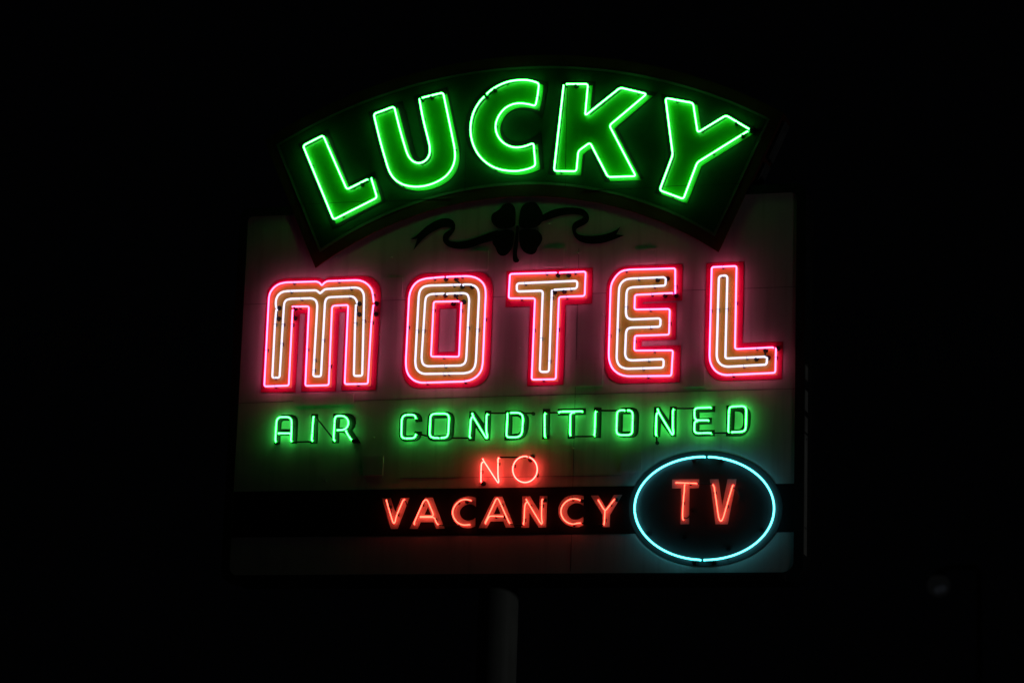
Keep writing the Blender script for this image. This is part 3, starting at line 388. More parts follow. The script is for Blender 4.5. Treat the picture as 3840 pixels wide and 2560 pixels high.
{"word": "AIR CONDITIONED", "ch": "C", "d": 0.028, "tubes": [{"c": "green", "r": 0.0068, "closed": 0, "p": [[-0.6563, 1.0783], [-0.6642, 1.1025], [-0.681, 1.1101], [-0.7284, 1.1112], [-0.7529, 1.1011], [-0.7609, 1.0772], [-0.76, 0.9737], [-0.7541, 0.952], [-0.7313, 0.9434], [-0.6767, 0.9442], [-0.6571, 0.9525], [-0.6541, 0.9764]]}], "back": [[[-0.7863, 1.0805, 99], [-0.7802, 1.1142, 99], [-0.7534, 1.1319, 99], [-0.6686, 1.132, 99], [-0.6382, 1.1207, 99], [-0.6213, 1.0963, 99], [-0.6185, 1.0635], [-0.6658, 1.0645], [-0.6668, 1.0886], [-0.7267, 1.0899, 99], [-0.7339, 1.0818, 99], [-0.7345, 0.9759, 99], [-0.7267, 0.9685, 99], [-0.6744, 0.9684, 99], [-0.673, 0.9953], [-0.6183, 0.9952], [-0.6196, 0.9664, 99], [-0.631, 0.9402, 99], [-0.6602, 0.9264, 99], [-0.7448, 0.9246, 99], [-0.7729, 0.9405, 99], [-0.7856, 0.9696, 99]]], "sup": [[-0.7259, 1.1111], [-0.7249, 0.9452]], "hou": [[-0.6554, 1.074]], "jump": [[[[-0.6475, 0.9769], [-0.6074, 0.9665], [-0.5674, 0.9576]], 0.03]], "pos": 4},
{"word": "AIR CONDITIONED", "ch": "O", "d": 0.028, "tubes": [{"c": "green", "r": 0.0068, "closed": 0, "p": [[-0.4745, 0.9432], [-0.4414, 0.9435], [-0.423, 0.9527], [-0.418, 0.9765], [-0.416, 1.0818], [-0.4228, 1.1035], [-0.4454, 1.1136], [-0.5247, 1.1144], [-0.5466, 1.1062], [-0.5522, 1.0847], [-0.5529, 0.9744], [-0.5471, 0.9542], [-0.5254, 0.9442], [-0.4858, 0.9429]]}], "back": [[[-0.5796, 1.0858, 99], [-0.5734, 1.1169, 99], [-0.5442, 1.1331, 99], [-0.4252, 1.1315, 99], [-0.3949, 1.1154, 99], [-0.3838, 1.0816, 99], [-0.387, 0.9714, 99], [-0.3956, 0.9357, 99], [-0.4272, 0.9234, 99], [-0.536, 0.924, 99], [-0.5688, 0.9366, 99], [-0.5825, 0.9705, 99]], [[-0.5299, 1.0847], [-0.4383, 1.0866], [-0.4387, 0.9667], [-0.5293, 0.967]]], "sup": [[-0.5521, 1.0569], [-0.4181, 0.9789]], "hou": [], "jump": [[[[-0.3914, 0.9408], [-0.3297, 0.9386], [-0.2683, 0.937]], 0.03]], "pos": 5},
{"word": "AIR CONDITIONED", "ch": "N", "d": 0.028, "tubes": [{"c": "green", "r": 0.0068, "closed": 0, "p": [[-0.2631, 0.9391], [-0.2588, 1.0665], [-0.2464, 1.0897]]},
{"c": "green", "r": 0.0068, "closed": 0, "p": [[-0.2522, 1.1142], [-0.2398, 1.0852], [-0.148, 0.9426], [-0.1389, 0.9329], [-0.1345, 0.9471], [-0.1448, 0.9902], [-0.1454, 1.0927], [-0.1366, 1.1069]]}], "back": [[[-0.278, 1.1311], [-0.2376, 1.1302], [-0.1681, 1.0411], [-0.1663, 1.1305], [-0.1197, 1.1309], [-0.1214, 0.9233], [-0.1577, 0.924], [-0.2287, 1.0185], [-0.2317, 0.9221], [-0.2794, 0.923]]], "sup": [[-0.2615, 0.9639], [-0.1456, 1.0569]], "hou": [], "jump": [[[[-0.1336, 1.1088], [-0.071, 1.1084], [-0.0016, 1.1069]], 0.03]], "pos": 6},
{"word": "AIR CONDITIONED", "ch": "D", "d": 0.028, "tubes": [{"c": "green", "r": 0.0068, "closed": 0, "p": [[0.0007, 1.1101], [0.0048, 1.0895], [0.002, 0.9516], [0.0112, 0.9381], [0.0779, 0.9368], [0.1043, 0.9472], [0.1132, 0.9708], [0.1175, 1.0656], [0.1103, 1.0934], [0.0846, 1.1078], [0.0222, 1.1086]]}], "back": [[[-0.0193, 1.1287], [0.0808, 1.1289, 99], [0.1251, 1.1136, 99], [0.1495, 1.0797, 99], [0.1517, 1.0416, 99], [0.1463, 0.9799, 99], [0.1305, 0.9423, 99], [0.097, 0.9239, 99], [0.0534, 0.92, 99], [-0.0197, 0.9214]], [[0.0334, 1.087], [0.0773, 1.086, 99], [0.1, 1.0617, 99], [0.0972, 0.9952, 99], [0.0835, 0.9669, 99], [0.0349, 0.9655]]], "sup": [[0.0033, 1.0595], [0.1183, 1.0096]], "hou": [[0.1832, 1.1023]], "jump": [[[[0.1145, 1.1024], [0.1534, 1.1016], [0.1873, 1.1027]], 0.03]], "pos": 7},
{"word": "AIR CONDITIONED", "ch": "I", "d": 0.028, "tubes": [{"c": "green", "r": 0.0068, "closed": 0, "p": [[0.2786, 1.1052], [0.2702, 1.0909], [0.2751, 0.9491], [0.2793, 0.9309]]}], "back": [[[0.2489, 1.1349], [0.3021, 1.1337], [0.3016, 0.9228], [0.2515, 0.9238]]], "sup": [[0.2728, 1.0018]], "hou": [[0.2903, 0.9421]], "jump": [[[[0.2803, 1.1037], [0.3156, 1.1022], [0.3638, 1.1012]], 0.03]], "pos": 8},
{"word": "AIR CONDITIONED", "ch": "T", "d": 0.028, "tubes": [{"c": "green", "r": 0.0068, "closed": 0, "p": [[0.3639, 1.1034], [0.3834, 1.1084], [0.5372, 1.1079]]},
{"c": "green", "r": 0.0068, "closed": 0, "p": [[0.4795, 1.1034], [0.4612, 1.0987], [0.4524, 1.0833], [0.4542, 0.951], [0.4601, 0.9357]]}], "back": [[[0.3559, 1.1332], [0.555, 1.1342], [0.5548, 1.0881], [0.48, 1.0869], [0.4814, 0.9237], [0.4317, 0.9239], [0.432, 1.0854], [0.3572, 1.0859]]], "sup": [[0.3919, 1.1082]], "hou": [], "jump": [[[[0.4625, 0.9342], [0.5453, 0.9326], [0.6216, 0.9322]], 0.03]], "pos": 9},
{"word": "AIR CONDITIONED", "ch": "I", "d": 0.028, "tubes": [{"c": "green", "r": 0.0068, "closed": 0, "p": [[0.6356, 1.1101], [0.6287, 1.0957], [0.6279, 0.953], [0.6225, 0.934]]}], "back": [[[0.6132, 1.1358], [0.6654, 1.1347], [0.6655, 0.9249], [0.6148, 0.9258]]], "sup": [[0.6271, 0.9848]], "hou": [], "jump": [[[[0.638, 1.1096], [0.7058, 1.1081], [0.7845, 1.1071]], 0.03]], "pos": 10},
{"word": "AIR CONDITIONED", "ch": "O", "d": 0.028, "tubes": [{"c": "green", "r": 0.0068, "closed": 0, "p": [[0.8504, 1.1075], [0.8697, 1.1067], [0.8856, 1.0973], [0.8915, 1.0773], [0.8905, 0.9604], [0.8854, 0.9436], [0.8681, 0.9371], [0.808, 0.9376], [0.7867, 0.9452], [0.78, 0.9662], [0.7809, 1.0852], [0.7867, 1.1024], [0.8059, 1.1092], [0.8351, 1.1085]]}], "back": [[[0.7665, 1.0908, 99], [0.7786, 1.1194, 99], [0.8076, 1.1315, 99], [0.8916, 1.1314, 99], [0.9175, 1.1164, 99], [0.929, 1.0872, 99], [0.928, 0.9684, 99], [0.9213, 0.9397, 99], [0.8998, 0.9239, 99], [0.8124, 0.9238, 99], [0.783, 0.9352, 99], [0.7659, 0.9608, 99]], [[0.8178, 1.086], [0.8853, 1.0853], [0.8843, 0.9663], [0.8169, 0.9677]]], "sup": [[0.8924, 1.0359], [0.7777, 0.9871]], "hou": [], "jump": [], "pos": 11},
{"word": "AIR CONDITIONED", "ch": "N", "d": 0.028, "tubes": [{"c": "green", "r": 0.0068, "closed": 0, "p": [[1.0596, 0.9231], [1.0553, 0.9427], [1.0555, 1.0695], [1.0649, 1.0896]]},
{"c": "green", "r": 0.0068, "closed": 0, "p": [[1.0612, 1.1163], [1.0728, 1.0879], [1.1628, 0.9425], [1.1709, 0.9315], [1.1769, 0.9461], [1.172, 0.9735], [1.1701, 1.0982], [1.1784, 1.1136]]}], "back": [[[1.0332, 1.132], [1.0734, 1.1311], [1.1382, 1.0378], [1.1443, 1.1315], [1.1907, 1.1304], [1.1906, 0.9229], [1.1581, 0.9236], [1.0835, 1.0194], [1.0795, 0.9231], [1.0335, 0.924]]], "sup": [[1.1707, 1.0631], [1.0547, 0.9751]], "hou": [[1.0614, 0.8826]], "jump": [[[[1.0601, 0.9208], [1.0621, 0.9013], [1.0645, 0.8818]], 0.03], [[[1.1809, 1.1124], [1.2455, 1.1106], [1.3159, 1.1102]], 0.03]], "pos": 12},
{"word": "AIR CONDITIONED", "ch": "E", "d": 0.028, "tubes": [{"c": "green", "r": 0.0068, "closed": 0, "p": [[1.4332, 1.1149], [1.3389, 1.1131], [1.3234, 1.1084], [1.3186, 1.091], [1.3196, 1.054], [1.3254, 1.0364], [1.3403, 1.0279], [1.4175, 1.0267]]},
{"c": "green", "r": 0.0068, "closed": 0, "p": [[1.3384, 1.0245], [1.3241, 1.0189], [1.3205, 1.0035], [1.32, 0.9627], [1.3253, 0.9459], [1.3438, 0.9397], [1.4157, 0.9406], [1.4422, 0.9378]]}], "back": [[[1.2999, 1.0967, 99], [1.3054, 1.12, 99], [1.3326, 1.1272, 99], [1.4567, 1.1291], [1.455, 1.0875], [1.3489, 1.0871], [1.3496, 1.047], [1.4346, 1.0479], [1.4329, 1.0051], [1.3503, 1.0041], [1.3502, 0.9653], [1.4554, 0.9651], [1.4549, 0.9224], [1.3361, 0.922, 99], [1.3086, 0.9331, 99], [1.2983, 0.9605, 99]]], "sup": [[1.3186, 1.0898], [1.3749, 0.9391]], "hou": [], "jump": [[[[1.4442, 0.9374], [1.4977, 0.9375], [1.55, 0.9376]], 0.03]], "pos": 13},
{"word": "AIR CONDITIONED", "ch": "D", "d": 0.028, "tubes": [{"c": "green", "r": 0.0068, "closed": 0, "p": [[1.5527, 0.9406], [1.5555, 1.0664], [1.557, 1.0993], [1.5638, 1.1139], [1.5819, 1.117], [1.6516, 1.1185], [1.6699, 1.1092], [1.674, 1.087], [1.6728, 0.971], [1.6654, 0.95], [1.6423, 0.9435], [1.5728, 0.9429]]}], "back": [[[1.5334, 1.1305], [1.6401, 1.128, 99], [1.6791, 1.1116, 99], [1.6987, 1.084, 99], [1.7022, 1.053, 99], [1.6992, 0.9872, 99], [1.685, 0.9489, 99], [1.6621, 0.9261, 99], [1.6313, 0.919, 99], [1.5325, 0.9202]], [[1.591, 1.0884], [1.6271, 1.0872, 99], [1.6487, 1.0658, 99], [1.6511, 1.027, 99], [1.6478, 0.9883, 99], [1.6307, 0.9654, 99], [1.5889, 0.9655]]], "sup": [[1.5528, 1.0657], [1.6738, 0.9826]], "hou": [], "jump": [], "pos": 14},
{"word": "NO", "ch": "N", "d": 0.035, "tubes": [{"c": "red", "r": 0.0052, "closed": 0, "p": [[-0.1671, 0.6249], [-0.1695, 0.6944], [-0.1689, 0.7541], [-0.1579, 0.7712]]},
{"c": "red", "r": 0.0052, "closed": 0, "p": [[-0.1635, 0.7945], [-0.1518, 0.7737], [-0.0496, 0.6265], [-0.0426, 0.6198], [-0.0395, 0.6296], [-0.0473, 0.6694], [-0.0506, 0.7886], [-0.0427, 0.7967]]}], "back": [], "sup": [[-0.1698, 0.7011], [-0.0495, 0.7554]], "hou": [[-0.1577, 0.6231]], "jump": [[[[-0.0433, 0.7993], [0.0368, 0.7979], [0.1488, 0.7973]], 0.03]]},
{"word": "NO", "ch": "O", "d": 0.035, "tubes": [{"c": "red", "r": 0.0052, "closed": 0, "p": [[0.1688, 0.7966], [0.1816, 0.7909], [0.1936, 0.7833], [0.2043, 0.7738], [0.2135, 0.7628], [0.221, 0.7506], [0.2266, 0.7373], [0.2302, 0.7234], [0.2317, 0.7093], [0.231, 0.6951], [0.2281, 0.6814], [0.2232, 0.6684], [0.2164, 0.6564], [0.2077, 0.6458], [0.1975, 0.6368], [0.186, 0.6296], [0.1735, 0.6245], [0.1602, 0.6215], [0.1466, 0.6207], [0.1328, 0.6221], [0.1194, 0.6257], [0.1066, 0.6315], [0.0947, 0.6392], [0.084, 0.6487], [0.0748, 0.6597], [0.0674, 0.672], [0.0618, 0.6853], [0.0583, 0.6993], [0.0569, 0.7135], [0.0577, 0.7277], [0.0607, 0.7414], [0.0657, 0.7544], [0.0727, 0.7664], [0.0814, 0.7769], [0.0918, 0.7858], [0.1034, 0.7929], [0.116, 0.7979], [0.1294, 0.8008], [0.1431, 0.8014], [0.1568, 0.7998]]}], "back": [], "sup": [[0.0611, 0.7404], [0.225, 0.6735]], "hou": [[0.1851, 0.8029], [0.1728, 0.7832]], "jump": []},
{"word": "VACANCY", "ch": "V", "d": 0.031, "tubes": [{"c": "red", "r": 0.0048, "closed": 0, "p": [[-0.8509, 0.5189], [-0.8224, 0.4345], [-0.7957, 0.3611], [-0.7864, 0.3479], [-0.7778, 0.3589], [-0.7747, 0.3826], [-0.7657, 0.4141], [-0.7264, 0.5094], [-0.7155, 0.5164]]}], "back": [[[-0.8918, 0.5314], [-0.8274, 0.5306], [-0.7892, 0.4309], [-0.752, 0.5308], [-0.69, 0.5308], [-0.7669, 0.314], [-0.8165, 0.3145]]], "sup": [[-0.8265, 0.4346], [-0.7678, 0.4141]], "hou": [[-0.827, 0.4648]], "jump": [[[[-0.7167, 0.5161], [-0.7021, 0.4823], [-0.6952, 0.4664]], 0.02]], "pos": 1},
{"word": "VACANCY", "ch": "A", "d": 0.031, "tubes": [{"c": "red", "r": 0.0048, "closed": 0, "p": [[-0.6412, 0.3417], [-0.6388, 0.3543], [-0.5778, 0.5008], [-0.5598, 0.5144], [-0.547, 0.5024], [-0.5046, 0.4131], [-0.504, 0.3993], [-0.5141, 0.3947], [-0.6035, 0.3953]]},
{"c": "red", "r": 0.0048, "closed": 0, "p": [[-0.6033, 0.3902], [-0.5057, 0.3891], [-0.4931, 0.3827], [-0.4775, 0.3479], [-0.4647, 0.336]]}], "back": [[[-0.6803, 0.3151], [-0.5767, 0.5313], [-0.5203, 0.5306], [-0.4266, 0.3138], [-0.488, 0.3144], [-0.5082, 0.3587], [-0.6014, 0.3597], [-0.6214, 0.3146]], [[-0.5522, 0.4638], [-0.5287, 0.4102], [-0.5768, 0.4108]]], "sup": [[-0.5839, 0.4791], [-0.4867, 0.3755]], "hou": [], "jump": [[[[-0.4653, 0.3337], [-0.395, 0.3311], [-0.3135, 0.3314]], 0.025]], "pos": 2},
{"word": "VACANCY", "ch": "C", "d": 0.031, "tubes": [{"c": "red", "r": 0.0048, "closed": 0, "p": [[-0.2291, 0.4991], [-0.2529, 0.5073], [-0.2816, 0.5108], [-0.3098, 0.5041], [-0.3416, 0.4809], [-0.3619, 0.4449], [-0.3656, 0.4135], [-0.3542, 0.382], [-0.3286, 0.3503], [-0.2955, 0.3343], [-0.2629, 0.3324], [-0.2386, 0.3365]]}], "back": [[[-0.208, 0.5246], [-0.2065, 0.4605], [-0.2204, 0.4736, 99], [-0.2452, 0.4818, 99], [-0.2776, 0.4782, 99], [-0.3055, 0.4609, 99], [-0.321, 0.4374, 99], [-0.3209, 0.4138, 99], [-0.3069, 0.3861, 99], [-0.2818, 0.3701, 99], [-0.2532, 0.3659, 99], [-0.229, 0.3715, 99], [-0.2079, 0.3851], [-0.2079, 0.327], [-0.2311, 0.3167, 99], [-0.2635, 0.3142, 99], [-0.3004, 0.3213, 99], [-0.3378, 0.3393, 99], [-0.3675, 0.371, 99], [-0.3821, 0.4106, 99], [-0.3831, 0.4381, 99], [-0.3717, 0.4813, 99], [-0.3442, 0.5126, 99], [-0.3041, 0.5318, 99], [-0.2634, 0.536, 99], [-0.2307, 0.532, 99]]], "sup": [[-0.3298, 0.4937]], "hou": [[-0.2716, 0.4955]], "jump": [], "pos": 3},
{"word": "VACANCY", "ch": "A", "d": 0.031, "tubes": [{"c": "red", "r": 0.0048, "closed": 0, "p": [[0.003, 0.3891], [-0.0637, 0.3925], [-0.096, 0.3925], [-0.1046, 0.3832], [-0.1298, 0.3397]]},
{"c": "red", "r": 0.0048, "closed": 0, "p": [[-0.1315, 0.3412], [-0.0575, 0.508], [-0.0476, 0.5149], [-0.0372, 0.5057], [-0.0177, 0.4663], [0.0376, 0.3543], [0.047, 0.3386]]}], "back": [[[-0.1828, 0.315], [-0.0775, 0.532], [-0.0204, 0.5312], [0.0743, 0.3148], [0.0114, 0.3155], [-0.0078, 0.3594], [-0.0996, 0.3596], [-0.1216, 0.3148]], [[-0.0538, 0.4649], [-0.0285, 0.4105], [-0.0775, 0.4111]]], "sup": [[-0.0177, 0.4663], [-0.0572, 0.3924]], "hou": [[0.0065, 0.3891]], "jump": [[[[0.0473, 0.3372], [0.0898, 0.3313], [0.1388, 0.3308]], 0.025]], "pos": 4},
{"word": "VACANCY", "ch": "N", "d": 0.031, "tubes": [{"c": "red", "r": 0.0048, "closed": 0, "p": [[0.1405, 0.3318], [0.1472, 0.3473], [0.148, 0.4233], [0.1507, 0.4682], [0.1636, 0.4895]]},
{"c": "red", "r": 0.0048, "closed": 0, "p": [[0.1542, 0.5099], [0.1719, 0.4816], [0.2627, 0.3423], [0.2718, 0.3324], [0.2771, 0.3441], [0.2716, 0.3674], [0.2695, 0.4103], [0.27, 0.5018], [0.2787, 0.5037]]}], "back": [[[0.1226, 0.5309], [0.177, 0.5302], [0.2444, 0.4289], [0.2461, 0.5312], [0.2995, 0.5305], [0.297, 0.3142], [0.2446, 0.3147], [0.1765, 0.416], [0.1765, 0.3138], [0.1226, 0.3144]]], "sup": [[0.1858, 0.46], [0.1487, 0.3649], [0.27, 0.4609]], "hou": [[0.2845, 0.4991]], "jump": [], "pos": 5},
{"word": "VACANCY", "ch": "C", "d": 0.031, "tubes": [{"c": "red", "r": 0.0048, "closed": 0, "p": [[0.5443, 0.4917], [0.5182, 0.5014], [0.4843, 0.5057], [0.4507, 0.4945], [0.4196, 0.4669], [0.404, 0.4282], [0.4089, 0.3931], [0.4306, 0.358], [0.463, 0.3375], [0.495, 0.3302], [0.5186, 0.3361], [0.5483, 0.3393]]}], "back": [[[0.556, 0.5245], [0.5569, 0.4603], [0.5347, 0.4741, 99], [0.5066, 0.4815, 99], [0.4789, 0.4748, 99], [0.4516, 0.4538, 99], [0.4403, 0.4286, 99], [0.4451, 0.4013, 99], [0.4617, 0.3759, 99], [0.4899, 0.3651, 99], [0.5217, 0.3655, 99], [0.5569, 0.3853], [0.5577, 0.3264], [0.531, 0.315, 99], [0.4992, 0.3134, 99], [0.4632, 0.3215, 99], [0.4269, 0.3393, 99], [0.3941, 0.3708, 99], [0.3789, 0.4137, 99], [0.3799, 0.4488, 99], [0.3948, 0.4876, 99], [0.4219, 0.5165, 99], [0.4614, 0.5335, 99], [0.5052, 0.5349, 99], [0.5331, 0.5318, 99]]], "sup": [[0.4843, 0.5057], [0.4942, 0.3302]], "hou": [[0.5461, 0.4919]], "jump": [[[[0.5487, 0.3398], [0.6242, 0.3298], [0.7034, 0.3232]], 0.025]], "pos": 6},
{"word": "VACANCY", "ch": "Y", "d": 0.031, "tubes": [{"c": "red", "r": 0.0048, "closed": 0, "p": [[0.6618, 0.498], [0.7022, 0.4344], [0.7136, 0.4215], [0.7252, 0.4291], [0.7738, 0.4927], [0.7815, 0.498]]},
{"c": "red", "r": 0.0048, "closed": 0, "p": [[0.7124, 0.4199], [0.7139, 0.4052], [0.7119, 0.3589], [0.7117, 0.3376], [0.7061, 0.325]]}], "back": [[[0.6048, 0.5297], [0.6583, 0.5297], [0.714, 0.4409], [0.7672, 0.5314], [0.8256, 0.5326], [0.7428, 0.3961], [0.7428, 0.3137], [0.6902, 0.3142], [0.6905, 0.3986]]], "sup": [[0.7508, 0.4647], [0.712, 0.3569]], "hou": [[0.7883, 0.4966]], "jump": [], "pos": 7},
{"word": "TV", "ch": "T", "d": 0.032, "tubes": [{"c": "red", "r": 0.0046, "closed": 0, "p": [[1.1949, 0.6051], [1.3455, 0.5975]]},
{"c": "red", "r": 0.0046, "closed": 0, "p": [[1.2612, 0.597], [1.2597, 0.5489], [1.2528, 0.4591], [1.2507, 0.3754], [1.2548, 0.3502]]}], "back": [[[1.169, 0.6306], [1.3544, 0.6297], [1.353, 0.5708], [1.2905, 0.5687], [1.2905, 0.3259], [1.2312, 0.3265], [1.2316, 0.5695], [1.1689, 0.5704]]], "sup": [[1.297, 0.5994], [1.2551, 0.4681]], "hou": [], "jump": [[[[1.3471, 0.5983], [1.4004, 0.5957], [1.4475, 0.5944]], 0.02], [[[1.2543, 0.3694], [1.2725, 0.3662], [1.2875, 0.372], [1.2934, 0.3839]], 0.012]]},
